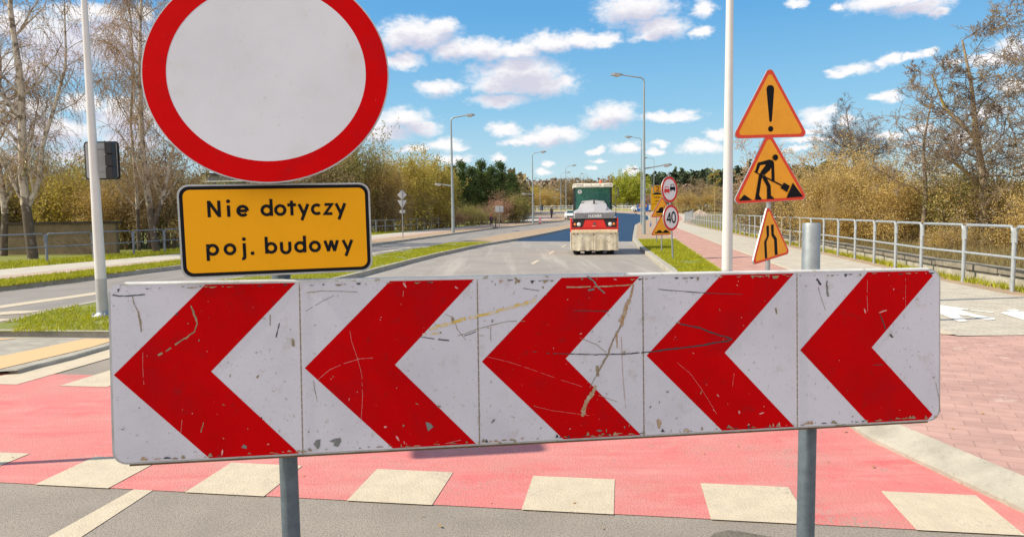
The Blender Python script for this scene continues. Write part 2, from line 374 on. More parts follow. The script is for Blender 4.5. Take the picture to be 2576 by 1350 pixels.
def flat(mb,poly,z,mi=0):
    tri=tessellate_polygon([[Vector((p[0],p[1],0)) for p in poly]]); V=[(p[0],p[1],g(p[1])+z) for p in poly]; Fc=[]
    for f in tri:
        a,b,c_=[Vector(V[i]) for i in f]; Fc.append(tuple(f) if (b-a).cross(c_-a).z>0 else tuple(f)[::-1])
    mb.add(V,Fc,mi); return mb
def struct(mb,name,m,kind='structure'): return tag(mb.build(name,m),kind=kind)
def curb(mb,P,w,side,z0=-.03,z1=.125,mi=0,close=True):
    # kerb stones along P, width w to the given side (+1 left of travel)
    P=[Vector(p) for p in dens(P,2.0)]; L,R=ribbon([(p.x,p.y) for p in P],2*w); E=L if side>0 else R
    V=[]; n=len(P)
    for p,e in zip(P,E):
        i=Vector((p.x,p.y)); V+=[(i.x,i.y,g(i.y)+z0),(i.x+(e.x-i.x)*.06,i.y+(e.y-i.y)*.06,g(i.y)+z1-.012),(i.x+(e.x-i.x)*.16,i.y+(e.y-i.y)*.16,g(i.y)+z1),(e.x,e.y,g(e.y)+z1),(e.x,e.y,g(e.y)+z0)]
    Fc=[]
    for k in range(n-1):
        for j in range(4): Fc.append((k*5+j,k*5+j+1,k*5+j+6,k*5+j+5))
    if side<0: Fc=[f[::-1] for f in Fc]
    Fc.append((0,1,2,3,4)); Fc.append(tuple((n-1)*5+j for j in range(5))[::-1])
    mb.add(V,[f[::-1] for f in Fc],mi); return mb
# ------------------------------------------------------------ ground, roads, paths
def brick(w,h,mort,dark,rot=0,off=.5,ms=.006,vary=.12):
    def f(t,P,out,col):
        mp=N(t,'ShaderNodeMapping'); mp.inputs['Rotation'].default_value=(0,0,rot); t.links.new(P,mp.inputs[0])
        b=N(t,'ShaderNodeTexBrick'); b.offset=off; b.inputs['Scale'].default_value=1; b.inputs['Brick Width'].default_value=w; b.inputs['Row Height'].default_value=h; b.inputs['Mortar Size'].default_value=ms
        b.inputs['Mortar Smooth'].default_value=.3; b.inputs['Bias'].default_value=0
        b.inputs['Color1'].default_value=(1-vary,1-vary,1-vary,1); b.inputs['Color2'].default_value=(1+vary,1+vary,1+vary,1); b.inputs['Mortar'].default_value=(mort,mort,mort,1)
        t.links.new(mp.outputs[0],b.inputs['Vector'])
        x=N(t,'ShaderNodeMix',data_type='RGBA',blend_type='MULTIPLY'); x.inputs[0].default_value=1
        if out: t.links.new(out,x.inputs[6])
        else: x.inputs[6].default_value=(*col,1)
        t.links.new(b.outputs['Color'],x.inputs[7]); return x.outputs[2]
    return f
m_asph=mat('asphalt',(.33,.285,.235),.9,var=.22,vs=1.3,spots=[(85,.50,(.17,.145,.115),.10,.75),(110,.60,(.52,.47,.38),.05,.7),(.5,.55,(.25,.22,.18),.15,.5)],bump=.45,bs=170,stripe=streaks(1.3,.12,0,(.24,.21,.17),.53,.68,.5))
m_asph2=mat('asphalt_far',(.30,.27,.235),.85,var=.16,vs=.7,spots=[(60,.55,(.24,.21,.18),.12,.5)],stripe=streaks(1.4,.07,-.1,(.40,.36,.31),.5,.64,.7,streaks(2.2,.05,-.1,(.22,.195,.165),.55,.68,.6)))
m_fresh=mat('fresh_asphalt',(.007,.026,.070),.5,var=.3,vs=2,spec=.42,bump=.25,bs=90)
m_left=mat('dark_road',(.26,.235,.21),.85,var=.15,vs=.9,stripe=streaks(1.5,.06,-.18,(.17,.155,.14),.52,.66,.7))
m_red=mat('red_paint',(.60,.18,.165),.75,var=.0,vs=1.4,col2=(.54,.22,.185),spots=[(1.1,.52,(.62,.10,.10),.16,.8),(2.6,.57,(.60,.26,.22),.10,.5),(9,.63,(.36,.20,.17),.08,.55),(70,.66,(.3,.22,.18),.05,.6),(30,.60,(.66,.30,.27),.08,.4)],bump=.4,bs=90,stripe=patches(.9,.55,45,.50,(.33,.25,.20),.75,streaks(.8,5,.12,(.66,.30,.27),.50,.70,.45,streaks(.7,4,-.1,(.55,.09,.09),.56,.70,.6))))
m_wht=mat('road_white',(.58,.49,.35),.7,var=.12,vs=7,spots=[(5,.6,(.45,.40,.32),.2,.6),(60,.66,(.3,.27,.22),.04,.7),(25,.58,(.47,.40,.28),.1,.5)],bump=.3,bs=90,stripe=patches(1.6,.58,50,.52,(.30,.26,.21),.7,streaks(14,2,.3,(.50,.42,.29),.52,.66,.5)))
m_kerb=mat('kerb_concrete',(.40,.37,.30),.9,var=.25,vs=4,spots=[(40,.6,(.18,.16,.12),.1,.6)],bump=.3,bs=80)
m_redp=mat('red_pavers',(.50,.30,.245),.85,var=.2,vs=3,spots=[(3,.62,(.66,.48,.40),.08,.7),(80,.63,(.3,.2,.17),.08,.5)],stripe=brick(.24,.12,.70,0,rot=.45,ms=.004,vary=.08),bump=.2,bs=90)
m_greyp=mat('grey_pavers',(.50,.45,.355),.88,var=.18,vs=3,stripe=brick(.2,.1,.62,0,rot=.3,ms=.005,vary=.06),bump=.2,bs=90)
m_bike=mat('bike_pavers',(.50,.28,.215),.85,var=.22,vs=2.2,spots=[(20,.6,(.3,.19,.15),.1,.5)],stripe=brick(.2,.1,.8,0,rot=.2))
m_pink=mat('pink_pavers',(.52,.38,.31),.85,var=.2,vs=2)
m_grass=mat('grass_soil',(.17,.19,.03),.95,col2=(.26,.19,.08),vs=1.2,mask=(.52,.75),bump=.5,bs=30)
m_dirt=mat('dry_dirt',(.40,.285,.18),.95,var=.3,vs=3,spots=[(25,.58,(.50,.39,.27),.1,.6),(1.2,.64,(.24,.20,.08),.1,.5)],bump=.4,bs=40)
m_mead=mat('meadow',(.27,.27,.05),.95,col2=(.32,.25,.10),vs=.12,spots=[(2,.55,(.12,.13,.03),.15,.6)])
m_tact=mat('tactile',(.62,.40,.22),.85,var=.2,vs=8)

RR=[(4.2,-8),(3.4,0),(2.78,2.6),(2.68,3.6),(2.6,4.05),(2.47,4.84),(2.5,6),(2.9,10),(4.06,18.7),(5.3,29.4),(6.65,39),(12.88,74),(15.4,85),(19.4,100),(24,125),(24.7,140),(22,152),(12,162),(0,167),(-30,170),(-80,168)]
RL=[(-5.25,7.9),(-4.95,9.1),(-4.6,14),(-3.88,18.5),(-3.4,22.3),(-2.8,26.6),(-1.4,34.2),(.25,40.4),(2.76,51.8),(5.9,67.8),(9.5,82),(13,95),(17,115),(18,132),(14,146),(5,153),(-10,157),(-80,158)]
ML=[(-6.7,8.2),(-7.5,10.3),(-7.7,11.4),(-7.6,13),(-6.7,18),(-5.06,25.6),(-4.0,31),(-2.3,40.5),(-.48,50.6),(3.2,67),(7,82),(10.5,95),(14.3,113),(15.3,130),(12,142),(3,149),(-12,153),(-80,154)]
CLE=[(-16,-8),(-12.9,8),(-11.62,16),(-10.3,21.8),(-7.1,35.9),(-5.5,45.9),(-1.75,70),(3,86),(8.4,104),(10.6,118),(10,130),(5,138),(-10,143),(-80,145)]
VLE=[(-17.5,-8),(-14.4,6),(-13.3,12),(-12.6,17.3),(-11.4,24.2),(-8.9,36),(-7.6,46),(-4,69),(.3,85),(5.2,102),(7.6,116),(6.8,127),(0,135),(-12,139),(-80,141)]
WLE=[(-18.6,-8),(-15.6,8),(-13.6,18.8),(-12.1,25.6),(-9.9,36),(-8.7,46),(-5.2,70),(-1,86),(3.8,102),(5.8,115),(5,125),(-1,132),(-12,136),(-80,138)]
PLE=[(-21,-8),(-17.6,12),(-15.4,21.2),(-13.6,29),(-11.3,42),(-10.1,51.4),(-7.3,69.8),(-3,86),(1.4,102),(3,113),(1.5,121),(-4,127),(-14,131),(-80,133)]
RVI=[(3.6,9.6),(5.17,17.5),(9.47,42.4),(16.2,75),(22,98),(27,122),(27.8,140),(25,154),(14,165),(0,170.5),(-30,173.5),(-80,172)]
WRI=[(5.1,8.2),(6.86,17.4),(8.98,30.4),(13.9,59),(18,77),(23.8,98),(28.6,120),(29.6,141),(26.5,156),(15,167),(0,172.5),(-30,175.5),(-80,174)]
RP=[(7.9,4),(8.35,8.5),(8.78,12.36),(8.99,14.13),(9.25,15.9),(9.85,19.5),(11.0,26.5),(13.95,44),(17.1,64),(20.5,84),(26.0,102),(31,121),(32,142),(28.5,158),(16.5,169.5),(0,175.5),(-30,178.5),(-80,177.5)]
RPE=[(p[0]-.32,p[1]) for p in RP]
def sh(P,d):
    L,R=ribbon(P,2*abs(d)); E=L if d>0 else R; return [(p.x,p.y) for p in E]

# terrain under everything
mb=MB(); xs=[-600,-300,-150,-80,-40,-20,-10,0,10,20,40,80,150,300,600]; ys=[-30,-10,0,20,40,60,70]+[80,90,100,110,120,130,140,150,160,170,180,190,250,400,800,2000]
V=[(x,y,g(y)-.06) for y in ys for x in xs]; k=len(xs)
mb.add(V,[(j*k+i,j*k+i+1,(j+1)*k+i+1,(j+1)*k+i) for j in range(len(ys)-1) for i in range(k-1)]); struct(mb,'ground',m_mead)
mb=MB(); sheet(mb,sh(CLE,-.0),RR,0,n=260,cols=6); struct(mb,'road',m_asph)
# the worn lighter carriageways beyond the crossing
mb=MB(); sheet(mb,[(-12.4,12)]+CLE[2:7]+[(3,86)],[(-7.9,12),(-6.8,18),(-5.1,25.6),(-2.4,40.5),(-.5,50.6),(3.2,67),(7,82)],.004,n=60); struct(mb,'side_road',m_left)
a=[p for p in RL if p[1]>38.8]; b=[p for p in RR if p[1]>38]
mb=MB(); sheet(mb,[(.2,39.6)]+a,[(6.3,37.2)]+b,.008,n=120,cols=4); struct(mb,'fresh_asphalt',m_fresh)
mb=MB(); sheet(mb,[(-4.9,9.6)]+RL[2:7]+[(.2,39.6)],[(2.9,9.6)]+RR[8:10]+[(6.3,37.2)],.004,n=50); struct(mb,'road_surface',m_asph2)
# median: grass near, dirt far
i0=7
mb=MB(); sheet(mb,[(-7.3,9.5),(-7.5,10.3),(-7.7,11.4),(-7.6,13),(-6.7,18),(-5.06,25.6),(-4.0,31),(-2.9,37)],[(-5.05,9.25),(-4.95,9.9),(-4.6,14),(-3.88,18.5),(-3.4,22.3),(-2.8,26.6),(-1.4,34.2),(-.9,36.5)],.118,n=50); struct(mb,'median_verge',m_grass)
mb=MB(); sheet(mb,[(-2.9,37)]+ML[7:],[(-.9,36.5)]+RL[7:],.118,n=120); struct(mb,'median_strip',m_dirt)
mb=MB(); curb(mb,RL[1:],.16,1); curb(mb,ML[1:],.16,-1); curb(mb,CLE[1:],.16,1); curb(mb,RR[7:],.22,-1); 
L_,R_=ribbon(dens(RR[:8],.4),.38); n_=len(R_); q_=dens(RR[:8],.4); mb.add([v for a_,r_ in zip(q_,R_) for v in ((a_.x,a_.y,.0),(a_.x,a_.y,.028),(a_.x+(r_.x-a_.x)*.12,a_.y+(r_.y-a_.y)*.12,.042),(r_.x,r_.y,.121))],[(i*4+k,i*4+4+k,i*4+5+k,i*4+k+1)[::-1] for i in range(n_-1) for k in range(3)])
curb(mb,[(-7.6,9.62),(-4.95,9.24)],.09,1,z1=.12); curb(mb,[(-5.2,7.35),(-5.05,8.0),(-4.95,9.15)],.14,1,z1=.05); struct(mb,'kerbs',m_kerb)
# refuge with tactile paving
mb=MB(); flat(mb,[(-8.2,6.6),(-5.2,7.3),(-4.95,9.2),(-7.4,9.5),(-8.6,9.0)],.045); struct(mb,'refuge_paving',mat('refuge',(.36,.33,.27),.9,var=.15,vs=5,stripe=brick(.2,.1,.75,0)))
def rows(t,P,out,col):
    mp=N(t,'ShaderNodeMapping'); mp.inputs['Rotation'].default_value=(0,0,.155); t.links.new(P,mp.inputs[0])
    v=N(t,'ShaderNodeTexVoronoi'); v.inputs['Scale'].default_value=11; v.inputs['Randomness'].default_value=0; t.links.new(mp.outputs[0],v.inputs['Vector'])
    r=N(t,'ShaderNodeMapRange'); r.inputs[1].default_value=.25; r.inputs[2].default_value=.42; t.links.new(v.outputs['Distance'],r.inputs[0])
    x=N(t,'ShaderNodeMix',data_type='RGBA'); t.links.new(r.outputs[0],x.inputs[0]); x.inputs[6].default_value=(.40,.21,.08,1); x.inputs[7].default_value=(.62,.40,.20,1); return x.outputs[2]
mb=MB(); flat(mb,[(-7.3,6.9),(-5.42,7.36),(-5.16,8.55),(-5.14,9.13),(-5.6,9.17),(-5.9,8.1),(-7.4,7.75)],.050); flat(mb,[(-8.3,8.6),(-6.75,9.15),(-6.55,9.28),(-8.4,9.3)],.050); struct(mb,'tactile_paving',mat('tactile_bumps',(.6,.4,.22),.85,stripe=rows))
# left verge, bike path, pavement
mb=MB(); sheet(mb,sh(VLE,0.0),sh(CLE,.0),.116,n=120); struct(mb,'left_verge',m_dirt)
mb=MB(); sheet(mb,[p for p in VLE if p[1]<30]+[(-10.1,30)],[(-16,-8),(-13.3,8),(-12.1,15.5),(-10.9,21.8),(-9.6,27)],.121,n=50); struct(mb,'left_grass_verge',m_grass)
mb=MB(); sheet(mb,WLE,VLE,.120,n=120); struct(mb,'left_cycle_path',m_pink)
mb=MB(); sheet(mb,PLE,WLE,.120,n=120); struct(mb,'left_pavement',mat('left_slabs',(.48,.44,.36),.88,var=.15,vs=2))
mb=MB(); sheet(mb,sh(WLE,.06),sh(WLE,-.06),.125,n=120,cols=1); struct(mb,'left_path_line',m_wht)
mb=MB(); sheet(mb,[(-60,-8),(-50,60),(-40,110),(-30,125)],[(-20.9,-8),(-15.3,21.2),(-10.05,51.4),(1.5,103)],.05,n=60); struct(mb,'left_ground',m_grass)
# right verge and paths
mb=MB(); sheet(mb,[(2.72,9.6)]+sh(RR,-.2)[8:10]+[(6.5,36.9)],[(3.6,9.6),(5.17,17.5),(8.5,36.5)],.118,n=40); struct(mb,'right_grass_verge',m_grass)
mb=MB(); sheet(mb,[(6.45,36.4)]+RR[10:],[(8.45,36.4)]+RVI[2:],.119,n=100); struct(mb,'right_verge',m_dirt)
mb=MB(); sheet(mb,RVI,WRI,.120,n=120); struct(mb,'cycle_path',m_bike)
mb=MB(); sheet(mb,WRI,[(7.95,8.2)]+RPE[2:],.122,n=120); struct(mb,'footpath',m_greyp)
mb=MB(); sheet(mb,sh(WRI,.07),sh(WRI,-.07),.127,n=120,cols=1)
sheet(mb,sh(RVI,.05),sh(RVI,-.05),.126,n=120,cols=1); struct(mb,'path_lines',m_wht)
mb=MB(); flat(mb,[(r_.x-.006,r_.y) for r_ in R_ if r_.y<9.6]+[(3.1,9.7),(3.75,9.7),(5.1,8.2),(5.17,8.1),(9.5,8.2),(14,8.2),(14,-8)],.118); struct(mb,'red_brick_pavement',m_redp)
mb=MB(); flat(mb,[(5.17,8.12),(5.12,8.5),(7.6,9.5),(8.3,11.8),(9.6,10.2),(13,8.0)],.124); struct(mb,'grey_pavement',m_greyp)
mb=MB(); sheet(mb,sh(RP,.34),sh(RP,-.5),.113,n=120); struct(mb,'fence_dirt_strip',m_dirt)
mb=MB(); sheet(mb,sh([(p[0],p[1]) for p in RP[:14]],-.45),[(40,4),(45,30),(50,60),(60,100),(60,140),(50,170)],.09,n=50,cols=6); struct(mb,'right_ground',mat('dry_grass',(.20,.155,.06),.95,col2=(.11,.11,.03),vs=.6,mask=(.45,.6),spots=[(8,.55,(.25,.19,.09),.1,.7)],bump=.6,bs=20))
# painted markings
Q0=Vector((-3.916,4.373)); E0=Vector((math.cos(-.1553),math.sin(-.1553))); N0=Vector((-E0.y,E0.x))
uv=lambda u,v:tuple(Q0+E0*u+N0*v)
mb=MB(); flat(mb,[uv(-9,0),uv(6.85,-.0),uv(6.8,2.75),uv(-9,2.75)],.004); struct(mb,'red_cycle_crossing',m_red)
mb=MB()
for i in range(-6,7): flat(mb,[uv(i,-.012),uv(i+.497,-.012),uv(i+.497,.488),uv(i,.488)],.0075)
for i in range(-4,8): flat(mb,[uv(-1.82+i*.975,2.28),uv(-1.32+i*.975,2.28),uv(-1.32+i*.975,6.3),uv(-1.82+i*.975,6.3)],.0075)
flat(mb,[tuple(at(*p,0).xy) for p in [(340,1229),(388,1231),(206,1350),(122,1350)]],.0035)
a1,a2=at(122,1350,0).xy,at(206,1350,0).xy; d=(a1-at(340,1229,0).xy); d.normalize(); flat(mb,[tuple(a1),tuple(a2),tuple(a2+d*3),tuple(a1+d*3)],.0036)
struct(mb,'crossing_markings',m_wht)
mb=MB()
def quad(P,z=.0085): flat(mb,[tuple(at(*p,0).xy) for p in P],z)
quad([(0,769),(252,734),(252,740),(0,776)]); quad([(-120,787),(0,769),(0,776),(-120,795)]); quad([(0,786),(30,783),(112,781),(70,788),(0,793)])
quad([(936,635.5),(1030,622.5),(1038,623.5),(936,640)])
for P in ([(1334,663),(1352,654),(1358,655.5),(1342,665)],[(1378,638),(1391,631.5),(1396,632.5),(1384,639.5)],[(1411,621),(1421,616),(1425,616.8),(1415,622)]): quad(P)
struct(mb,'lane_markings',m_wht)
mb=MB(); z=lambda L:flat(mb,[tuple(at((3600+x/2.7)/1.58385,(1000+y/2.7)/1.58385,.124).xy) for x,y in L],.129)
z([(300,570),(440,588),(700,625),(690,635),(600,630),(750,680),(985,722),(985,738),(900,745),(680,695),(590,690),(690,755),(600,762),(430,690),(300,650)])
z([(720,640),(740,632),(970,658),(965,667)]); z([(1030,665),(1110,655),(1180,648),(1296,652),(1420,680),(1420,790),(1296,745)]); z([(1105,640),(1130,631),(1200,628),(1250,638),(1230,647),(1150,650)])
struct(mb,'painted_symbols',mat('symbol_white',(.78,.75,.68),.7,var=.08,vs=9))
# small road patch at the bottom of the picture
# ------------------------------------------------------------ materials of objects
m_zinc=mat('galvanised',(.34,.37,.38),.5,metal=.55,var=.25,vs=14,spots=[(60,.66,(.12,.11,.09),.05,.6)])
m_zincd=mat('zinc_post',(.105,.135,.155),.6,metal=.1,var=.3,vs=18,spots=[(45,.66,(.10,.10,.09),.05,.7)])
m_rail=mat('railing_paint',(.40,.43,.44),.5,metal=.2,var=.2,vs=10,spots=[(30,.66,(.25,.17,.10),.06,.5)])
m_raild=mat('railing_dark',(.20,.22,.27),.5,metal=.1,var=.2,vs=6)
m_alu=mat('sign_edge',(.45,.46,.46),.45,metal=.4,var=.2,vs=20)
m_face=mat('sheeting_white',(.58,.57,.63),.42,var=.07,vs=3,spots=[(14,.60,(.36,.32,.26),.14,.5),(55,.63,(.28,.25,.2),.06,.6),(3,.52,(.49,.48,.54),.2,.6),(120,.62,(.40,.37,.33),.05,.5)],bump=.05,bs=500)
m_redf=mat('sheeting_red',(.52,.0006,.002),.6,var=.12,vs=4,spots=[(90,.70,(.5,.15,.12),.04,.5),(6,.52,(.38,.003,.006),.14,.6),(22,.62,(.30,.008,.01),.08,.6)],spec=.04)
m_disc=mat('disc_white',(.57,.565,.60),.4,var=.09,vs=3,spots=[(40,.66,(.42,.39,.34),.05,.5),(150,.66,(.47,.45,.44),.04,.5),(6,.56,(.51,.49,.47),.14,.6)],bump=.05,bs=500)
m_orange=mat('sheeting_orange',(.86,.37,.006),.55,var=.08,vs=6,spots=[(30,.70,(.55,.27,.04),.06,.5)])
m_ored=mat('sign_red_border',(.72,.045,.008),.45,var=.12,vs=20,spots=[(30,.66,(.55,.35,.25),.04,.6)])
m_black=mat('sign_black',(.008,.008,.010),.6,spec=.12,spots=[(35,.70,(.25,.20,.12),.03,.6)])
m_blk=mat('black_plastic',(.015,.015,.017),.5)
m_rubber=mat('rubber',(.02,.02,.02),.85,var=.2,vs=9)
SC=[m_face,m_redf,mat('scuff_tan',(.30,.24,.15),.9,var=.4,vs=60),mat('scuff_dark',(.035,.04,.045),.8),mat('scuff_yellow',(.62,.42,.07),.8,col2=(.62,.58,.52),vs=45),mat('scuff_rust',(.34,.18,.06),.9,col2=(.45,.38,.30),vs=60),mat('scuff_grey',(.19,.20,.19),.8,var=.3,vs=40),mat('scuff_pale',(.62,.30,.28),.8)]

# ------------------------------------------------------------ the chevron barrier in front of the camera
BX=Vector((-1.309,2.249,.818)); yaw,tl,ln=.15,-.009,.054
be=Vector((math.cos(yaw)*math.cos(tl),math.sin(yaw)*math.cos(tl),math.sin(tl)))
bn=Vector((-math.sin(yaw),math.cos(yaw),0)); bu=Vector((0,0,math.cos(ln)))+bn*math.sin(ln); bu=(bu-be*bu.dot(be)).normalized(); bn=bu.cross(be)
BL_,BH=3.0,.589
root=empty('road_barrier',(-.1,2.5,0),label='large chevron board on two steel posts carrying a red ringed sign and yellow plate',cat='road barrier')
RLc=Vector(root.location)
def frame(o,e,n,u):
    T=Matrix.Identity(4)
    for j in range(3): T[j][0]=e[j];T[j][1]=n[j];T[j][2]=u[j];T[j][3]=o[j]
    return T
TB=frame(BX-RLc,be,bn,bu)
def tp(mb):                                # apply the board frame
    mb.v=[tuple(TB@Vector(v)) for v in mb.v]; return mb
mb=MB(); mb.prism(rounded(BL_,BH,.045,cx=BL_/2,cz=BH/2),0,.032,0); tp(mb).build('board_frame',m_alu,root)
mb=MB(); mb.tube([(.05,.006,BH-.003),(BL_-.05,.006,BH-.003)],.009,8); tp(mb).build('top_edge',mat('edge_white',(.6,.6,.58),.6,var=.2,vs=9,spots=[(25,.6,(.3,.25,.17),.08,.8)]),root)
mb=MB(); mb.tube([(.05,.010,-.002),(BL_-.05,.010,-.002)],.007,8); tp(mb).build('bottom_edge',mat('edge_rusty',(.16,.10,.05),.8,var=.4,vs=20),root)
def bp(X,Y):
    d=ray(X,Y); O_=Vector((0,0,HC)); k=(BX-O_).dot(bn)/d.dot(bn); p=O_+d*k-BX
    return (p.dot(be),p.dot(bu))
def conv(s,ox,oy,L): return [bp((ox+x/s)/1.58385,(oy+y/s)/1.58385) for x,y in L]
A_=lambda L:conv(1.5885,400,1050,L); B_=lambda L:conv(1.8,1600,1050,L); C_=lambda L:conv(1.688,2600,1000,L)
scf=[(A_([(575,265),(600,330),(615,380),(600,425),(540,470),(480,510),(420,550),(370,575)]),.0075,2),(A_([(240,300),(252,350),(262,425)]),.007,2),(A_([(205,200),(215,250),(240,300)]),.003,2),
(A_([(1310,182),(1400,172),(1500,174),(1620,178)]),.0025,2),(A_([(80,200),(160,205),(280,195)]),.004,3),(A_([(1350,740),(1358,800),(1375,870)]),.0025,2),
(A_([(1375,735),(1450,670),(1540,630),(1640,600),(1720,595)]),.0028,7),(A_([(272,560),(270,640),(278,760)]),.0025,7),(A_([(1580,425),(1590,490),(1625,590),(1655,700),(1660,840),(1650,1000)]),.0022,7),(A_([(1075,320),(1075,385)]),.004,2),
(A_([(520,985),(510,1075)]),.0025,7),(A_([(655,1000),(640,1060)]),.004,2),(A_([(1135,375),(1115,460)]),.004,3),(A_([(1300,300),(1400,240),(1500,190)]),.0015,6),
(B_([(170,475),(380,415),(560,370),(760,320),(960,262)]),.011,4),(B_([(150,505),(260,498)]),.006,4),(B_([(135,522),(230,538)]),.0035,3),(B_([(262,540),(335,548)]),.004,3),(B_([(370,525),(430,508),(550,465),(700,425),(760,412),(880,410)]),.0026,2),(B_([(450,515),(530,488)]),.0028,3),
(B_([(310,360),(370,385),(400,470),(460,545)]),.002,2),(B_([(640,450),(638,540)]),.003,2),
(B_([(1665,150),(1650,200),(1630,260)]),.008,5),(B_([(1630,255),(1600,340),(1590,370),(1570,440)]),.017,5),(B_([(1570,440),(1520,540),(1495,600),(1480,650)]),.008,2),(B_([(1480,650),(1430,730),(1402,790)]),.009,2),(B_([(1402,730),(1405,800)]),.015,2),(B_([(1395,800),(1350,880)]),.004,2),(B_([(1385,870),(1365,920),(1330,980),(1305,1060),(1290,1085)]),.016,5),
(B_([(1540,480),(1545,600)]),.006,5),(B_([(1575,520),(1580,700),(1590,860),(1605,1030)]),.0018,5),
(B_([(940,628),(965,630)]),.003,3),(B_([(1040,638),(1056,640)]),.005,3),(B_([(1085,641),(1180,645),(1400,650)]),.0035,3),(B_([(1400,650),(1600,646),(1700,638)]),.004,3),(B_([(1716,638),(1850,620),(1950,607),(2090,592),(2200,572),(2340,552)]),.0045,3),
(B_([(1275,530),(1400,580),(1460,630)]),.0024,2),(B_([(1230,336),(1480,340)]),.003,3),(B_([(1180,168),(1400,165),(1660,150)]),.005,5),(B_([(1330,90),(1380,130),(1400,160),(1452,210)]),.006,6),(B_([(1335,188),(1375,180)]),.006,6),(B_([(870,175),(980,192)]),.002,3),(B_([(1840,182),(1885,188)]),.002,3),(B_([(1885,188),(2060,200),(2200,212)]),.0022,3),(B_([(810,100),(835,130)]),.01,2),
(B_([(600,662),(760,700),(900,745),(1140,830),(1290,878)]),.0016,7),(B_([(910,1010),(1080,1050),(1340,1085)]),.0016,7),(B_([(1410,940),(1540,985)]),.002,2),(B_([(315,1285),(420,1262)]),.004,7),(B_([(30,110),(20,160),(10,230)]),.003,7),
(C_([(1098,188),(1128,222)]),.007,3),(C_([(1178,170),(1168,230),(1175,300)]),.008,6),(C_([(1110,240),(1130,310),(1158,395)]),.002,2),(C_([(1442,195),(1438,300),(1442,400)]),.003,7),(C_([(1525,425),(1545,470),(1560,520)]),.0055,3),(C_([(1518,412),(1545,402),(1567,398)]),.012,7),(C_([(75,260),(200,270),(300,278),(600,290)]),.0022,3),
(C_([(180,490),(300,510),(400,550),(530,590)]),.006,3),(C_([(0,674),(150,655),(330,632),(525,596)]),.0048,3),(C_([(825,380),(832,415)]),.009,2),(C_([(1592,560),(1608,578)]),.008,3),(C_([(1170,280),(1182,300)]),.008,2),(C_([(165,750),(250,820),(330,930),(440,1110)]),.002,7),(C_([(545,820),(535,900)]),.002,7),(C_([(320,960),(328,940)]),.007,2),(C_([(405,1060),(412,1070)]),.01,7),(C_([(1697,180),(1697,390)]),.0018,7),(C_([(1480,765),(1540,760)]),.003,3),(C_([(1900,880),(1925,1000),(1930,1080)]),.003,2),(C_([(1230,1170),(1290,1162)]),.005,2),(C_([(30,1130),(48,1160),(44,1185)]),.012,5)]
chips=[(A_([(1350,1140),(1368,1112),(1395,1108),(1390,1150),(1378,1172),(1368,1160)]),6),(A_([(1450,1120),(1480,1105),(1520,1098),(1525,1120),(1505,1155),(1475,1148),(1482,1130)]),6),(A_([(892,1160),(908,1140),(928,1150),(928,1168)]),6),(A_([(1210,470),(1228,480),(1232,520),(1215,522)]),2),(A_([(60,160),(95,132),(130,132),(120,170),(70,195)]),0),
(B_([(172,1130),(205,1140),(228,1165),(190,1197),(182,1175)]),6),(B_([(1392,1193),(1415,1186),(1440,1193),(1420,1202)]),6),(B_([(1828,1130),(1850,1118),(1862,1130),(1850,1172),(1835,1160)]),5),(B_([(1590,1165),(1600,1160),(1600,1182)]),6),(B_([(690,1280),(705,1270),(720,1290)]),2),(B_([(800,1275),(815,1255),(825,1280)]),2),(B_([(355,395),(362,375),(375,390),(368,430)]),2)]
pans=[MB() for _ in range(5)]
for i,mb in enumerate(pans):
    x0=i*.6+.002; x1=x0+.596; m=.006
    L=[(x0,m),(x1,m),(x1,BH-m),(x0,BH-m)]
    if i==0: L=[(x1,m),(x1,BH-m)]+[(x0+m+.04+.04*math.cos(rad(a)),BH-m-.04+.04*math.sin(rad(a))) for a in range(90,181,15)]+[(x0+m+.04+.04*math.cos(rad(a)),m+.04+.04*math.sin(rad(a))) for a in range(180,271,15)]
    if i==4: L=[(x0,BH-m),(x0,m)]+[(x1-m-.04+.04*math.cos(rad(a)),m+.04+.04*math.sin(rad(a))) for a in range(270,361,15)]+[(x1-m-.04+.04*math.cos(rad(a)),BH-m-.04+.04*math.sin(rad(a))) for a in range(0,91,15)]
    mb.prism(L,-.0025,-.0003,0)
    X=i*.6; c=[(X+.012,BH/2),(X+.30,m+.001),(X+.588,m+.001),(X+.312,BH/2),(X+.588,BH-m-.001),(X+.30,BH-m-.001)]
    if i==4: c=[(X+.012,BH/2),(X+.29,m+.001),(X+.545,m+.001),(X+.565,m+.02),(X+.306,BH/2),(X+.565,BH-m-.02),(X+.545,BH-m-.001),(X+.29,BH-m-.001)]
    mb.prism(c,-.0032,None,1)
    if i: 
        z=0
        while z<BH-.02: mb.box((X,-.0034,z+.012),(.0035,.001,.014+.006*random.random()),2); z+=.022
kk=0
for P,w,mi in scf:
    w*= .42 if mi==7 else (.8 if mi==2 else 1)
    for a,b in zip(P[:-1],P[1:]):
        n=max(1,int(math.dist(a,b)/.012))
        for j in range(n):
            if random.random()<.05 and mi!=3: continue
            p=[a[q]+(b[q]-a[q])*j/n for q in (0,1)]; r=[a[q]+(b[q]-a[q])*(j+1.15)/n for q in (0,1)]
            L=math.dist(p,r)+1e-9; nx,nz=-(r[1]-p[1])/L,(r[0]-p[0])/L; w1=w*random.uniform(.55,1.15)/2; w2=w*random.uniform(.55,1.15)/2; s0=w*random.uniform(-.2,.2)
            i=min(4,max(0,int(p[0]/.6))); kk+=1; y=-.0038-.00006*(kk%9)
            pans[i].add([(p[0]+nx*(w1+s0),y,p[1]+nz*(w1+s0)),(p[0]-nx*(w1-s0),y,p[1]-nz*(w1-s0)),(r[0]-nx*(w2-s0),y,r[1]-nz*(w2-s0)),(r[0]+nx*(w2+s0),y,r[1]+nz*(w2+s0))],[(0,1,2,3)],mi)
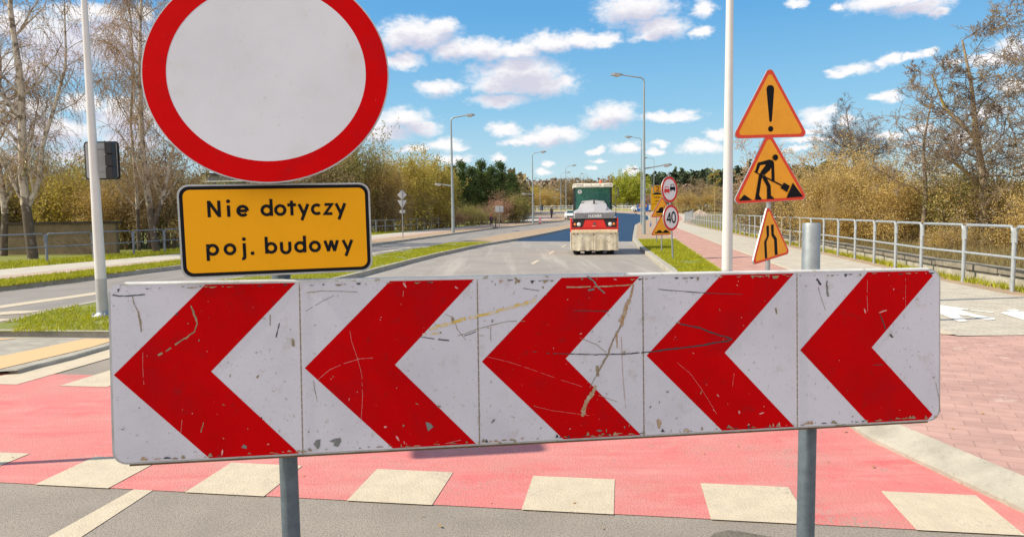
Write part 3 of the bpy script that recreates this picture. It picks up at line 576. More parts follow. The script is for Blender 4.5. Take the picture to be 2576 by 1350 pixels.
for P,mi in chips:
    i=min(4,max(0,int(P[0][0]/.6))); pans[i].prism(P,-.0044,None,mi)
for _ in range(160):
    i=random.randrange(5); x=i*.6+random.uniform(.01,.59); z=random.choice([random.random(),random.random()**3,1-random.random()**3])*(BH-.03)+.015
    s_=random.choice([.001,.0013,.0016,.002,.0034]); a=random.random()*PI; asp=random.uniform(1,3.5); kk+=1; y=-.0046-.00005*(kk%9)
    red=False; d_=x-i*.6-.012-abs(z-BH/2)*.98
    red=0<d_<.3
    mi=random.choice([7,7,2,7,3]) if red else random.choice([2,2,2,3,6])
    pts=[]
    for q in range(6):
        w_=2*PI*q/6; rr=s_*random.uniform(.6,1.3); u,v=rr*math.cos(w_)*asp,rr*math.sin(w_); pts.append((x+u*math.cos(a)-v*math.sin(a),y,z+u*math.sin(a)+v*math.cos(a)))
    pans[i].add(pts,[tuple(range(6))],mi)
x=.03
while x<BL_-.03:                           # worn rusty rims along top and bottom
    for z,pm in ((BH-.010,.3),(.010,.4)):
        if random.random()<pm:
            i=min(4,int(x/.6)); w_=random.uniform(.006,.03); h_=random.choice([.003,.004,.006,.012]); kk+=1; y=-.0052-.00005*(kk%9); zz=z+(random.uniform(0,.006) if z<.1 else -random.uniform(0,.006)); dz=h_ if z<.1 else -h_
            pans[i].add([(x,y,zz),(x+w_,y,zz),(x+w_*.7,y,zz+dz*random.random()),(x+w_*.3,y,zz+dz)],[(0,1,2,3)],random.choice([2,2,3,5]))
    x+=.014
for i,mb in enumerate(pans):
    o=tp(mb).build('chevron_panel',SC,root)
# posts
def post(x,y,z0,z1,r,parent,name='post',m=None):
    mb=MB(); o=Vector(parent.location)
    mb.tube([(x-o.x,y-o.y,z0-o.z),(x-o.x,y-o.y,z1-o.z-.004),(x-o.x,y-o.y,z1-o.z)],[r,r,r*.94],24)
    return mb.build(name,m or m_zincd,parent)
pl=aty(727,1200,2.405); pr_=aty(2029,1200,2.70)
post(pl.x,2.405,0,2.2,.031,root); post(pr_.x,2.70,0,1.0,.0335,root); post(pr_.x,2.70,1.0,aty(2029,561,2.70).z,.0333,root,'post_upper',m_zinc)  # right post is one post in two tones, lighter in its upper part
for (x,y) in ((pl.x,2.40),(pr_.x,2.695)):
    for z in (.93,1.28):
        mb=MB(); mb.box((x-RLc.x,y-.012,z),(.12,.03,.03)) ; mb.v=[(a,b-RLc.y,c) for a,b,c in mb.v]; mb.box((x-RLc.x,y+.04-RLc.y,z),(.085,.006,.03)); mb.build('clamp',m_zinc,root)
# round sign: red ring on a white field
cyw=.15; e=Vector((math.cos(cyw),math.sin(cyw),0)); n_=Vector((-math.sin(cyw),math.cos(cyw),0)); lean=.181; u=Vector((0,0,math.cos(lean)))+n_*math.sin(lean); n2=u.cross(e)
TD=frame(Vector((-.781,2.335,2.083))-RLc,e,n2,u)
def td(mb): mb.v=[tuple(TD@Vector(v)) for v in mb.v]; return mb
Rd=.386; ov=.95
mb=MB(); mb.prism(circ(Rd,96,sz=ov),0,.004,0); mb.prism(circ(Rd-.004,96,sz=ov),.004,.014,0); ds=td(mb).build('prohibition_sign',m_alu,root)
mb=MB(); A1,A2=circ(Rd-.0045,96,sz=ov),circ(Rd*.805,96,sz=ov); n=96; mb.add([(p[0],-.0012,p[1]) for p in A1+A2],[(i,(i+1)%n,n+(i+1)%n,n+i)[::-1] for i in range(n)],0); td(mb).build('red_ring',m_redf,ds)
mb=MB(); mb.prism(circ(Rd*.806,96,sz=ov),-.0008,None,0); td(mb).build('white_field',m_disc,ds)
# yellow plate
pw=.257; e=Vector((math.cos(pw),math.sin(pw),.009)).normalized(); n_=Vector((-math.sin(pw),math.cos(pw),0)); u=e.cross(n_); TD=frame(Vector((-.768,2.335,1.574))-RLc,e,n_,u)
W_,H_=.602,.300
mb=MB(); mb.prism(rounded(W_,H_,.035),0,.018,0); ps=td(mb).build('text_plate',m_alu,root)
mb=MB(); mb.prism(rounded(W_-.012,H_-.012,.031),-.001,None,0); td(mb).build('black_border',m_black,ps)
mb=MB(); mb.prism(rounded(W_-.034,H_-.034,.022),-.002,None,0); td(mb).build('yellow_field',mat('plate_yellow',(.88,.39,.004),.55,var=.06,vs=5,spec=.15),ps)
mb=MB(); L0=-W_/2
for (w_,x_,z_,wd) in (('Nie',.093,.045,.116),('dotyczy',.254,.045,.264),('poj.',.083,-.078,.135),('budowy',.262,-.078,.274)):
    mb=MB(); text(mb,w_,L0+x_,z_,.0525,.185,-.003,0,width=wd); td(mb).build('lettering',m_black,ps)
for z in (1.5,1.64): mb=MB(); mb.box((pl.x-RLc.x,2.375-RLc.y,z),(.11,.035,.03)); mb.build('clamp',m_zinc,root)

# ------------------------------------------------------------ sign making
def panel(parent,name,outline,mats,layers,loc,yaw,roll=0,thick=.02,edge=None):
    """outline = plate polygon; layers = list of (polygon, material index); depth steps of .8 mm"""
    mb=MB(); mb.prism(outline,0,thick,0)
    for i,(P,mi) in enumerate(layers):
        if callable(P): P(mb,-.002-.0012*i,mi)
        else: mb.prism(P,-.002-.0012*i,None,mi)
    o=mb.build(name,mats,parent,loc); o.rotation_euler=(0,roll,yaw); return o
SM=[m_alu,m_ored,m_orange,m_black,m_disc,m_redf]
def S_(s,L,dx=0,dz=0): return [(x*s+dx,z*s+dz) for x,z in L]
def tri_layers(side):
    return [(tri_round(side-.012,side*.052,cz=0),1),(tri_round(side*.865,side*.035),2)]
# ------------------------------------------------------------ roadworks signs on the right
def pole(parent,H,r=.03,name='pole',m=None,z0=0,x=0,y=0):
    mb=MB(); mb.tube([(x,y,z0),(x,y,H)],r,14); return mb.build(name,m or m_zinc,parent)
y0=9.0; px_=aty(1931,690,y0).x
tr=empty('sign_post',(px_,y0,.118),label='post with three orange triangles, exclamation mark above digging worker and narrowing road',cat='road sign')
pole(tr,aty(1940,190,y0).z-.118)
def zof(Y,y=y0,X=1935): return aty(X,Y,y).z
def offc(X,Y,y,root,dy=-.055): p=aty(X,Y,y+dy); return (p.x-root.location.x,dy,p.z-root.location.z)
s1=1.03; c1=offc(1938,286,y0,tr)
U1=lambda x,y:((x-328)/439*s1,((503-y)/470-.2887)*s1)
ex=[(-.050,.575),(-.044,.605),(-.022,.625),(.022,.625),(.044,.605),(.050,.575),(.017,.20),(0,.185),(-.017,.20)]
panel(tr,'exclamation_sign',tri_round(s1,s1*.05),SM,tri_layers(s1)+[([(x*s1,(z-.2887)*s1) for x,z in ex],3),(circ(.034*s1,20,0,(.105-.2887)*s1),3)],c1,.16,rad(-1.5))
c2=offc(1937,448,y0,tr); wk=lambda L:[((x-417)/742*s1,((620-.07*(x-417)-y)/760-.2887)*s1) for x,y in L]
wp=[[(415,230),(300,262),(270,350),(293,360),(325,285),(390,275)],[(400,232),(440,235),(458,255),(415,330),(360,375),(318,365),(330,340),(370,290)],[(430,250),(458,255),(460,438),(430,432)],[(310,365),(350,375),(330,420),(305,560),(333,602),(262,604),(285,490)],
[(340,400),(365,372),(418,470),(420,560),(455,592),(380,596),(382,480)],[(262,338),(264,350),(525,474),(530,460)],[(548,440),(605,470),(577,528),(513,490)],[(635,440),(733,567),(570,580)],[(160,558),(235,606),(105,615)]]
hd=wk([(469,211)])[0]
panel(tr,'men_at_work_sign',tri_round(s1,s1*.05),SM,tri_layers(s1)+[(wk(L),3) for L in wp]+[(circ(.036*s1,20,*hd),3)],c2,.16,rad(-2.5))
s3=.81; c3=offc(1938,606,y0,tr); nr=lambda L:[((x-418)/430*s3,((1155-.245*(x-418)-y)/616-.2887)*s3) for x,y in L]
panel(tr,'road_narrows_sign',tri_round(s3,s3*.05),SM,tri_layers(s3)+[(nr([(382,830),(410,827),(405,925),(372,985),(368,1143),(342,1147),(346,985),(378,935)]),3),(nr([(433,820),(463,815),(458,910),(488,950),(485,1112),(452,1117),(456,965),(430,925)]),3)],c3,.62,rad(-8))
# speed limit post
b=at(1693,651,.12); sp_=empty('sign_post',tuple(b),label='leaning post with a round no overtaking sign above a 40 speed limit',cat='road sign'); sp_.rotation_euler=(0,rad(-3.2),0)
pole(sp_,2.66,.028)
def ringl(r): return [(circ(r-.006,40),5),(circ(r*.80,40),4)]
SMr=[m_alu,m_ored,m_orange,m_black,mat('far_white',(.72,.70,.74),.5),mat('ring_red',(.62,.035,.03),.5,spec=.2)]
carf=lambda s,dx,dz:S_(s,[(-.5,-.2),(-.5,.12),(-.38,.16),(-.30,.48),(.30,.48),(.38,.16),(.5,.12),(.5,-.2),(.40,-.2),(.40,-.36),(.26,-.36),(.26,-.2),(-.26,-.2),(-.26,-.36),(-.40,-.36),(-.40,-.2)],dx,dz)
win=lambda s,dx,dz:S_(s,[(-.25,.18),(-.20,.40),(.20,.40),(.25,.18)],dx,dz)
panel(sp_,'no_overtaking_sign',circ(.4,48),SMr,ringl(.4)+[(carf(.27,-.145,-.03),5),(win(.27,-.145,-.03),4),(carf(.27,.145,.03),3),(win(.27,.145,.03),4)],(-.005,-.05,2.25-.12),rad(41))
panel(sp_,'speed_limit_sign',circ(.4,48),SMr,ringl(.4)+[(lambda mb,y,mi:text(mb,'40',0,-.15,.31,.19,y,mi,track=.16,center=True),3)],(0,-.05,1.39-.12),rad(41))
panel(sp_,'number_plate',rounded(.36,.24,.02),SMr,[(rounded(.345,.225,.018),3),(rounded(.32,.20,.015),2),(lambda mb,y,mi:text(mb,'2',-.08,-.065,.135,.16,y,mi),3)],(-.31,.05,2.30-.12),.15)
# bump post
b=at(1664.5,634,.12); bpst=empty('sign_post',tuple(b),label='post with two orange warning triangles partly hidden behind the 40 sign',cat='road sign'); pole(bpst,1.75,.026)
def zz_(Y,root): return aty(1664,Y,root.location.y).z-root.location.z
wave=[(-.30,-.20),(-.30,-.16),(-.22,-.15),(-.17,-.09),(-.10,-.07),(-.04,-.10),(0,-.15),(.05,-.15),(.10,-.09),(.17,-.07),(.23,-.10),(.27,-.15),(.32,-.16),(.32,-.20)]
panel(bpst,'uneven_road_sign',tri_round(.86,.045),SM,tri_layers(.86)+[([(x*.9,z*.9) for x,z in wave],3)],(0,-.045,zz_(573.5,bpst)),.18)
veh=[(-.22,-.16),(-.22,-.10),(-.15,-.09),(-.09,.03),(.04,.05),(.05,-.11),(.02,-.17)]; veh2=[(-.26,-.20),(-.26,-.185),(.06,-.215),(.05,-.27),(-.02,-.27),(-.02,-.235)]
panel(bpst,'shoulder_sign',tri_round(.86,.045),SM,tri_layers(.86)+[([(x,z+.06) for x,z in veh],3),([(x,z+.04) for x,z in veh2],3),([(.07,.16),(.055,-.19),(.075,-.19),(.09,.16)],3)],(0,-.045,zz_(528.5,bpst)),.18)
# tall yellow board
b=at(1651.5,609.7,.12); yb=empty('sign_post',tuple(b),label='post with a tall yellow board about a lengthwise step, behind the triangles',cat='road sign')
zb=aty(1653,500.5,b.y).z-b.z; pole(yb,zb+.3,.026)
ys_=b.y/1781.3; Wb,Hb=31.5*ys_*1.06,59*ys_
def ybt(s,z,sz):
    return lambda mb,y,mi:text(mb,s,0,z,sz,.2,y,mi,center=True,track=.2)
panel(yb,'yellow_board',rounded(Wb,Hb,.03),[m_alu,m_ored,mat('board_yellow',(.80,.42,.01),.5,spec=.2),m_black,m_disc,m_redf],[(rounded(Wb-.015,Hb-.015,.03),2),
 ([(-.24,.20),(-.24,.235),(0,.31),(.24,.235),(.24,.20)],3),(S_(.25,[(-.5,-.1),(-.5,.1),(-.35,.16),(-.25,.38),(.3,.44),(.42,.2),(.5,.16),(.5,-.02),(.3,-.02),(.3,-.12),(.15,-.12),(.12,-.04),(-.2,-.08),(-.2,-.18),(-.36,-.18),(-.36,-.1)],.0,.40),3),(S_(.25,[(-.2,.16),(-.15,.30),(.2,.34),(.28,.2)],.0,.40),2),
 (ybt('Podłużny',.05,.062),3),(ybt('uskok',-.125,.062),3),([(-Wb/2+.02,-.23),(Wb/2-.02,-.23),(Wb/2-.02,-.245),(-Wb/2+.02,-.245)],3)]+[(rounded(Wb*.72,.018,.004,cz=-.31-.07*i),3) for i in range(0)],(.02,-.045,zb),.12)
# distant blue board with a triangle
q=Vector((17.3,92,g(92)+.12)); fb=empty('sign_post',tuple(q),label='distant post with an orange curve triangle over a wide blue board beside the lamps',cat='road sign')
pole(fb,3.1,.03,x=-.25); m_blue=mat('sign_blue',(.02,.16,.52),.5,spec=.2)
zq=aty(1622,544-.0,92)
panel(fb,'blue_board',rounded(1.6,.95,.05),[m_alu,m_ored,m_blue,m_black,m_disc,m_blue],[(rounded(1.56,.91,.04),4),(rounded(1.52,.87,.04),2),(rounded(.4,.14,.01,cx=-.3,cz=0),4),([(-.72,0),(-.45,.22),(-.45,-.22)],4)],(-.25,-.05,aty(1622,522.5,92).z-q.z),.1)
panel(fb,'curve_triangle',tri_round(1.25,.06),SM,tri_layers(1.25)+[([(-.12,-.2),(-.06,.05),(.1,.18),(.16,.12),(.04,0),(0,-.2)],3)],(-.25,-.08,aty(1622,513.5,92).z-q.z),.1)
# blue bollard
b=at(1636.8,569.8,.12); o=empty('bollard',tuple(b),label='small blue marker post in the dry verge beside the fresh asphalt',cat='bollard')
mb=MB(); mb.lathe((0,0,0),[(.06,0),(.055,.42),(.045,.46),(.02,.48)],14); mb.build('shaft',mat('bollard_blue',(.02,.10,.45),.5),o); mb=MB(); mb.lathe((0,0,.34),[(.0575,0),(.0575,.05)],14); mb.build('band',m_disc,o)

# ------------------------------------------------------------ signs seen from behind on the left
b=at(1013.8,598.4,.12); k=b.y/1781.3
sg=empty('sign_post',tuple(b),label='post with diamond and triangle signs seen from behind, left of the dual carriageway',cat='road sign'); pole(sg,(598-478)*k,.028)
pos=lambda Y,r,dy=-.04:(0,dy,aty(1014,Y,r.location.y).z-r.location.z)
mbk=mat('sign_back',(.50,.51,.52),.5,metal=.2,var=.12,vs=9)
dm=[(0,12.2*k),(12*k,0),(0,-12.2*k),(-12*k,0)]
panel(sg,'priority_diamond',dm,mbk,[],pos(490,sg,.03),0); panel(sg,'yield_triangle',[(-12*k,9*k),(12*k,9*k),(2*k,-9.5*k),(-2*k,-9.5*k)],mbk,[],pos(512.5,sg,.03),0); panel(sg,'small_plate',rounded(14*k,7.5*k,.02),mbk,[],pos(532,sg,.03),0)
b=at(1256.5,570.4,.12); k=b.y/1781.3; sg=empty('sign_post',tuple(b),label='post with a plain rectangular sign seen from behind near the walking person',cat='road sign'); pole(sg,52*k,.028)
panel(sg,'square_plate',rounded(20.5*k,15.5*k,.04),mbk,[],(0,.03,aty(1256,525.5,b.y).z-b.z),0)
b=at(1246.8,573,.12); k=b.y/1781.3; o=empty('marker_post',tuple(b),label='short dark post with a flat foot next to the rectangular sign',cat='marker post'); pole(o,25*k,.05,'shaft',m_blk); mb=MB(); mb.box((0,0,.03),(.5,.3,.06),bev=.015); mb.build('foot',m_rubber,o)
b=at(1358.5,562.7,.12); k=b.y/1781.3; o=empty('guide_board',tuple(b),label='upright red and white striped guide board on the far pavement',cat='guide board')
w_,h_=7*k,16.5*k; L=[]
for i in range(4):
    z=-h_/2+i*h_/4; L.append(([(-w_/2,z),(w_/2,z+h_*.10),(w_/2,min(h_/2,z+h_*.225)),(-w_/2,z+h_*.12)],5))
panel(o,'striped_plate',rounded(w_,h_,.02),SMr,[(rounded(w_-.01,h_-.01,.02),4)]+L,(0,0,h_/2+.05),.05); mb=MB(); mb.box((0,0,.04),(.35,.5,.08),bev=.02); mb.build('foot',m_rubber,o)
b=at(1363.4,527.6,.12) if False else Vector((7.2,168,g(168)+.12)); o=empty('litter_bin',tuple(b),label='dark litter bin by the far bend of the road',cat='litter bin')
mb=MB(); mb.lathe((0,0,.15),[(.42,0),(.5,1.0),(.5,1.1)],14); mb.build('bucket',mat('bin_dark',(.07,.09,.11),.6),o); mb=MB(); mb.lathe((0,0,1.25),[(.52,0),(.5,.12),(.2,.22)],14); mb.build('lid',m_blk,o)

# ------------------------------------------------------------ lamps
m_lamp=mat('lamp_zinc',(.33,.38,.38),.5,metal=.3,var=.15,vs=5); m_head=mat('lamp_head',(.25,.26,.27),.5); m_glass=mat('lamp_glass',(.62,.60,.52),.25)
def lamp(x,y,H,d,arm,low=None,label='',zb=.12,ay=0,r=.085):
    o=empty('street_lamp',(x,y,g(y)+zb),label=label,cat='street lamp',group='street lamps along the road')
    mb=MB(); mb.tube([(0,0,0),(0,0,.9),(0,0,H-.5)],[r,r*.92,r*.45],12); mb.build('column',m_lamp,o)
    mb=MB(); P=[(0,0,H-.5),(0,0,H-.25),(d*.05,ay*.05,H-.1),(d*.18,ay*.2,H),(d*arm,ay*arm,H+arm*.13)]; mb.tube(P,[r*.42,r*.42,r*.4,r*.38,r*.3],8); mb.build('arm',m_lamp,o)
    def head(ex,ez,dd,s=1,L=.75):
        mb=MB(); V=[]
        for (t,wx,h1,h2) in ((0,.06,.05,.05),(.25,.12,.09,.08),(.7,.15,.11,.10),(1,.07,.05,.04)):
            V+=[(ex+dd*t*L*s,-wx*s,ez-h2*s*.3),(ex+dd*t*L*s,wx*s,ez-h2*s*.3),(ex+dd*t*L*s,wx*s*.75,ez+h1*s+.03*t),(ex+dd*t*L*s,-wx*s*.75,ez+h1*s+.03*t)]
        Fc=[(i*4+k,i*4+(k+1)%4,i*4+4+(k+1)%4,i*4+4+k) for i in range(3) for k in range(4)]+[(0,1,2,3),(15,14,13,12)]
        mb.add(V,Fc,0); h=mb.build('lamp_head',m_head,o)
        mb=MB(); mb.ball((ex+dd*.48*L*s,0,ez-.03*s),.2*s,0,12,(1.1,.6,.5)); mb.build('glass',m_glass,h)
    head(d*arm*.98,H+arm*.13,d)
    if low:
        z,dl,al=low; mb=MB(); mb.tube([(0,0,z),(dl*al,0,z+al*.16)],[r*.4,r*.32],8); mb.build('low_arm',m_lamp,o); head(dl*al*.97,z+al*.16,dl,.85)
    return o
lamp(8.4,44.95,9.75,-1,1.35,(aty(1617,424.4,44.95).z-.12,1,1.15),'tallest street lamp right of the road with a low second arm pointing right',r=.115)
b=at(1613,566,.12); lamp(b.x,b.y,(563-345)*b.y/1781.3-.1,-1,.95,(aty(1613,424,b.y).z-b.z-.1,-1,.35),'second street lamp on the right verge, standing behind the tallest one')
lamp(22.1,110,9.0,-1,1.0,(4.2,-1,.9),'street lamp behind the yellow board, arm pointing left')
lamp(-4.5,54.74,8.75,1,1.1,(aty(1130,468,54.7).z-.12,-1,.75),'nearest street lamp on the left, in front of the yellow green bushes',r=.13)
lamp(2.53,82.76,8.2,1,.9,(aty(1337,492,82.8).z-.12,-1,.7),'second street lamp on the left, beside the striped guide board',r=.11)
lamp(8.5,110,8.0,1,.9,(4.3,-1,1.0),'street lamp behind the white car near the roller')
lamp(9.8,140,8.0,1,1.2,(3.2,-1,.9),'thin street lamp left of the white car lamp, on the inner bend')
lamp(7.7,188,8.1,-1,.8,None,'street lamp behind the far railing on the left, arm pointing left',ay=.2)
lamp(18.8,176,8.8,-1,.9,None,'farthest street lamp, seen just above the roller cab')
# two white masts
def mast(x,y,H,label,rb,rm,rt):
    o=empty('mast',(x,y,.12),label=label,cat='mast'); mb=MB(); mb.tube([(0,0,.06),(0,0,.58)],[rb*.97,rb*.95],24); mb.build('lower_sleeve',mat('sleeve',(.42,.42,.42),.5,var=.1,vs=6),o)
    mb=MB(); mb.tube([(0,0,.58),(0,0,4.8),(0,0,H)],[rb*.95,rm,rt],24); mb.build('shaft',mat('mast_white',(.62,.62,.60),.45,var=.05,vs=4),o)
    mb=MB(); mb.lathe((0,0,0),[(rb*1.9,0),(rb*1.9,.02),(rb*1.1,.05),(rb*1.05,.09)],20); mb.build('base_flange',m_zinc,o)
    for k in range(4):
        mb=MB(); a=PI/4+k*PI/2; mb.lathe((rb*1.6*math.cos(a),rb*1.6*math.sin(a),.02),[(.014,0),(.014,.035),(.007,.04)],8); mb.build('bolt',m_zinc,o)
    mb=MB(); mb.tube([(0,0,H),(.1,.1,H+.25),(.6,.3,H+.45),(1.6,.8,H+.6)],[rt,rt,rt*.9,rt*.8],10); mb.build('arm',m_lamp,o)
    return o
tl_=mast(-6.28,10.77,9,'white mast on the grassy island, with a traffic light head seen from behind',.082,.042,.032)
kx=lambda X,Y,y,o:tuple(aty(X,Y,y)-Vector(o.location))
c=kx(256.5,404,10.95,tl_); bb=panel(tl_,'backboard',rounded(.53,.58,.05),[m_blk],[],c,0,0,.02)
mb=MB(); mb.prism(rounded(.485,.535,.035),-.004,None,0); o=mb.build('board_back',mat('board_grey',(.30,.31,.32),.5,var=.15,vs=5),bb)
c2=kx(279,404,10.85,tl_); mb=MB()
for i in range(3): mb.box((c2[0],c2[1],c2[2]+(i-1)*.185),(.11,.14,.178),bev=.02)
mb.box((c2[0],c2[1]+.02,c2[2]),(.095,.1,.56)); mb.build('signal_head',m_blk,tl_)
for dz in (-.17,.17): mb=MB(); mb.tube([(0.0,0,c2[2]+dz),(c2[0]-.04,c2[1],c2[2]+dz)],.014,8); mb.build('bracket',m_zinc,tl_)
p=aty(1829,680,10.8); mast(p.x,10.8,9,'white mast rising from behind the chevron board beside the orange triangles',.085,.053,.036)
# sign just outside the left edge, whose shadow falls across the red crossing
o=empty('sign_post',(-4.35,4.46,0),label='post outside the left edge whose shadow crosses the red paint',cat='road sign'); pole(o,4.5,.03)
panel(o,'side_sign',rounded(.75,.9,.05),mbk,[],(0.0,0,4.12),PI/2+.13)

# ------------------------------------------------------------ railings
def railing(P,step,H,m,label,r=.030,bays=False,zb=.12,name='railing',maxn=100,rr=.024):
    L=0
    for i in range(len(P)-1): L+=math.dist(P[i],P[i+1])
    n=int(L/step)+1; Q=resample(P,n); R0_=Vector((Q[0].x,Q[0].y,g(Q[0].y)+zb)); root=empty(name,tuple(R0_),label=label,cat='railing'); proto=None
    Z=lambda q:Vector((q.x-R0_.x,q.y-R0_.y,g(q.y)+zb-R0_.z))
    for i,q in enumerate(Q):
        if proto is None:
            mb=MB(); mb.tube([(0,0,-.1),(0,0,H-.06),(0,0,H-.02)],[r,r,r*.8],10); proto=mb.build('post',m,root); o=proto
        else: o=proto.copy(); C.objects.link(o)
        o.location=Z(q); o.rotation_euler=(0,0,random.random()*.1)
    if bays:
        for a,b in zip(Q[:-1],Q[1:]):
            a,b=Z(a),Z(b); d=(b-a).normalized(); L_=(b-a).length; mb=MB(); u=Vector((0,0,1))
            mb.tube([a+d*.045+u*(H-.28),a+d*.045+u*(H-.10),a+d*.06+u*(H-.04),a+d*.11+u*H,b-d*.11+u*H,b-d*.06+u*(H-.04),b-d*.045+u*(H-.10),b-d*.045+u*(H-.28)],rr,10)
            mb.tube([a+d*r+u*(H*.52),b-d*r+u*(H*.52)],rr*.85,8); mb.build('rail_frame',m,root)
    else:
        for nm,h in (('top_rail',H),('middle_rail',H*.52)):
            mb=MB(); mb.tube([Z(q)+Vector((0,0,h)) for q in Q],rr,6); mb.build(nm,m,root)
    return root
def cut(P,y0,y1):
    Q=resample(P,600); return [tuple(q) for q in Q if y0<=q.y<=y1]
near=[p for p in RP[:8]]
def seg(P,f,cond): Q=resample(P,1500); return [tuple(q) for q in Q if cond(q)]
railing([(8.42,9.0),(8.78,12.36),(8.99,14.13),(9.1,15.67),(9.85,19.5),(11.0,26.5),(13.95,44)],1.66,1.13,m_rail,'near grey pipe railing along the right footpath, in front of the golden bushes',bays=True,r=.036,rr=.028)
railing([(7.2,2.2),(8.37,7.9)],1.66,1.13,m_rail,'railing outside the right edge beside the grey paving',bays=True,r=.036,rr=.028)
railing([(14.1,45.5)]+RP[8:12],1.75,1.1,m_rail,'grey railing farther along the right path where it starts to bend',r=.035)
railing([(32,142),(28.5,158),(16.5,169.5),(0,175.5),(-30,178.5),(-45,178.3)],1.9,1.12,mat('railing_pale',(.62,.58,.50),.6),'pale railing across the far bend of the road, behind the roller',r=.05,rr=.045)
LRP=[(-19.5,18),(-17.6,22.4),(-16.4,25),(-15.3,28.5),(-13.6,38),(-12.0,48),(-10.6,57),(-8.0,70.5),(-3.7,86.5),(.6,102),(2,112),(.5,119),(-5,125),(-14,129)]
railing([p for p in LRP if p[1]<=38],1.9,.97,m_raild,'blue grey railing at the left edge in front of the birch trunks',bays=True,r=.042,rr=.026)
railing([(-13.3,39.8),(-12.0,48),(-10.6,57),(-8.0,70.5),(-3.7,86.5)],2.0,1.0,m_rail if 0 else mat('railing_mid',(.27,.27,.28),.5,metal=.2),'dark railing along the left pavement below the pine trees',r=.04,rr=.03)
railing([(-3.1,88.5),(.6,102),(2,112),(.5,119),(-5,125),(-14,129)],2.0,1.0,m_rail,'pale railing round the bend of the left pavement',r=.045,rr=.035)
# low wall behind the right railing
Lw=[(8.75,7.5),(9.15,12.2),(9.45,15.6),(10.2,19.4),(11.4,26.4),(14.3,44)]; Q=resample(Lw,33)
wl=empty('retaining_wall',(9.15,12.2,.1),label='low weathered concrete wall with plank like coping behind the right railing',cat='wall'); o_=Vector(wl.location)
mb=MB(); L,R=ribbon([(q.x,q.y) for q in Q],.14); n=len(Q); V=[]
for a,b in zip(L,R): V+=[(a.x-o_.x,a.y-o_.y,-.1),(a.x-o_.x,a.y-o_.y,.22),(b.x-o_.x,b.y-o_.y,.22),(b.x-o_.x,b.y-o_.y,-.1)]
mb.add(V,[(i*4+k,i*4+k+1,i*4+k+5,i*4+k+4) for i in range(n-1) for k in range(3)]+[(0,1,2,3)]); mb.build('wall_base',mat('wall_pale',(.44,.41,.34),.9,col2=(.26,.24,.17),vs=3,spots=[(14,.6,(.16,.15,.10),.1,.6)],bump=.4,bs=30),wl)
mcp=mat('coping',(.27,.24,.18),.9,var=.35,vs=5,spots=[(30,.6,(.13,.12,.08),.1,.6)],bump=.3,bs=50)
for a,b in zip(Q[:-1],Q[1:]):
    c=(a+b)/2; d=b-a; mb=MB(); mb.box((c.x-o_.x,c.y-o_.y,.30+random.uniform(-.008,.008)),(d.length-.03,.24,.13),rz=math.atan2(d.y,d.x),bev=.012); mb.build('coping_slab',mcp,wl)
# low brown wall on the left, behind the birches
o=empty('boundary_wall',(-17.4,30,0),label='low brown wall with a dark capping behind the left birch trunk',cat='wall')
mb=MB(); mb.box((-12,1.3,.5),(24,.25,1.75)); mb.build('wall_panel',mat('brown_render',(.20,.15,.09),.95,col2=(.14,.115,.06),vs=1.5,spots=[(10,.58,(.05,.045,.02),.1,.6)],bump=.4,bs=12),o); mb=MB(); mb.box((-12,1.3,1.43),(24.3,.4,.1)); mb.build('capping',mat('dark_cap',(.04,.033,.025),.9),o)
# glass building
o=empty('office_building',(-33,78,0),label='modern grey building with glass front, glimpsed between the round sign and yellow plate',cat='building')
mg=mat('dark_glass',(.09,.11,.12),.25,var=.4,vs=.9); mw=mat('light_frame',(.6,.6,.58),.6)
mb=MB(); mb.box((8.2,6,3.0),(17,12,6.3)); mb.build('wall',mat('grey_clad',(.16,.17,.18),.6,var=.3,vs=.5),o)
mb=MB(); mb.box((8.2,-.3,5.42),(17.2,.5,.13)); mb.build('balcony_rail',mw,o)
mb=MB(); mb.box((8.2,5.9,6.22),(17.6,12.6,.2)); mb.build('roof',m_blk,o)
for i in range(8):
    wn=MB(); wn.box((1.2+i*2.05,-.03,3.9),(1.5,.08,1.9)); wo_=wn.build('window',mg,o)
    for s_ in (-.78,.78): fr=MB(); fr.box((1.2+i*2.05+s_,-.09,3.9),(.08,.06,2.0)); fr.build('frame',mw,wo_)
# worn slab at the very bottom
p=aty(1835,1350,3.3)
mb=MB(); V=[]; q=at(1835,1352,0); 
pts=[(-.17,-.10),(-.10,.0),(0,.045),(.08,.035),(.16,-.01),(.30,-.07),(.2,-.16),(-.1,-.2)]
mb.add([(q.x+a,q.y+b,.002) for a,b in pts]+[(q.x+a*.7-.01,q.y+b*.7-.01,.030) for a,b in pts],[tuple(range(8,16))]+[(i,(i+1)%8,8+(i+1)%8,8+i) for i in range(8)])
tag(mb.build('road_fragment',mat('fragment',(.16,.14,.105),.9,var=.4,vs=18,bump=.5,bs=60)),label='broken dark piece of asphalt lying at the bottom edge',cat='debris')
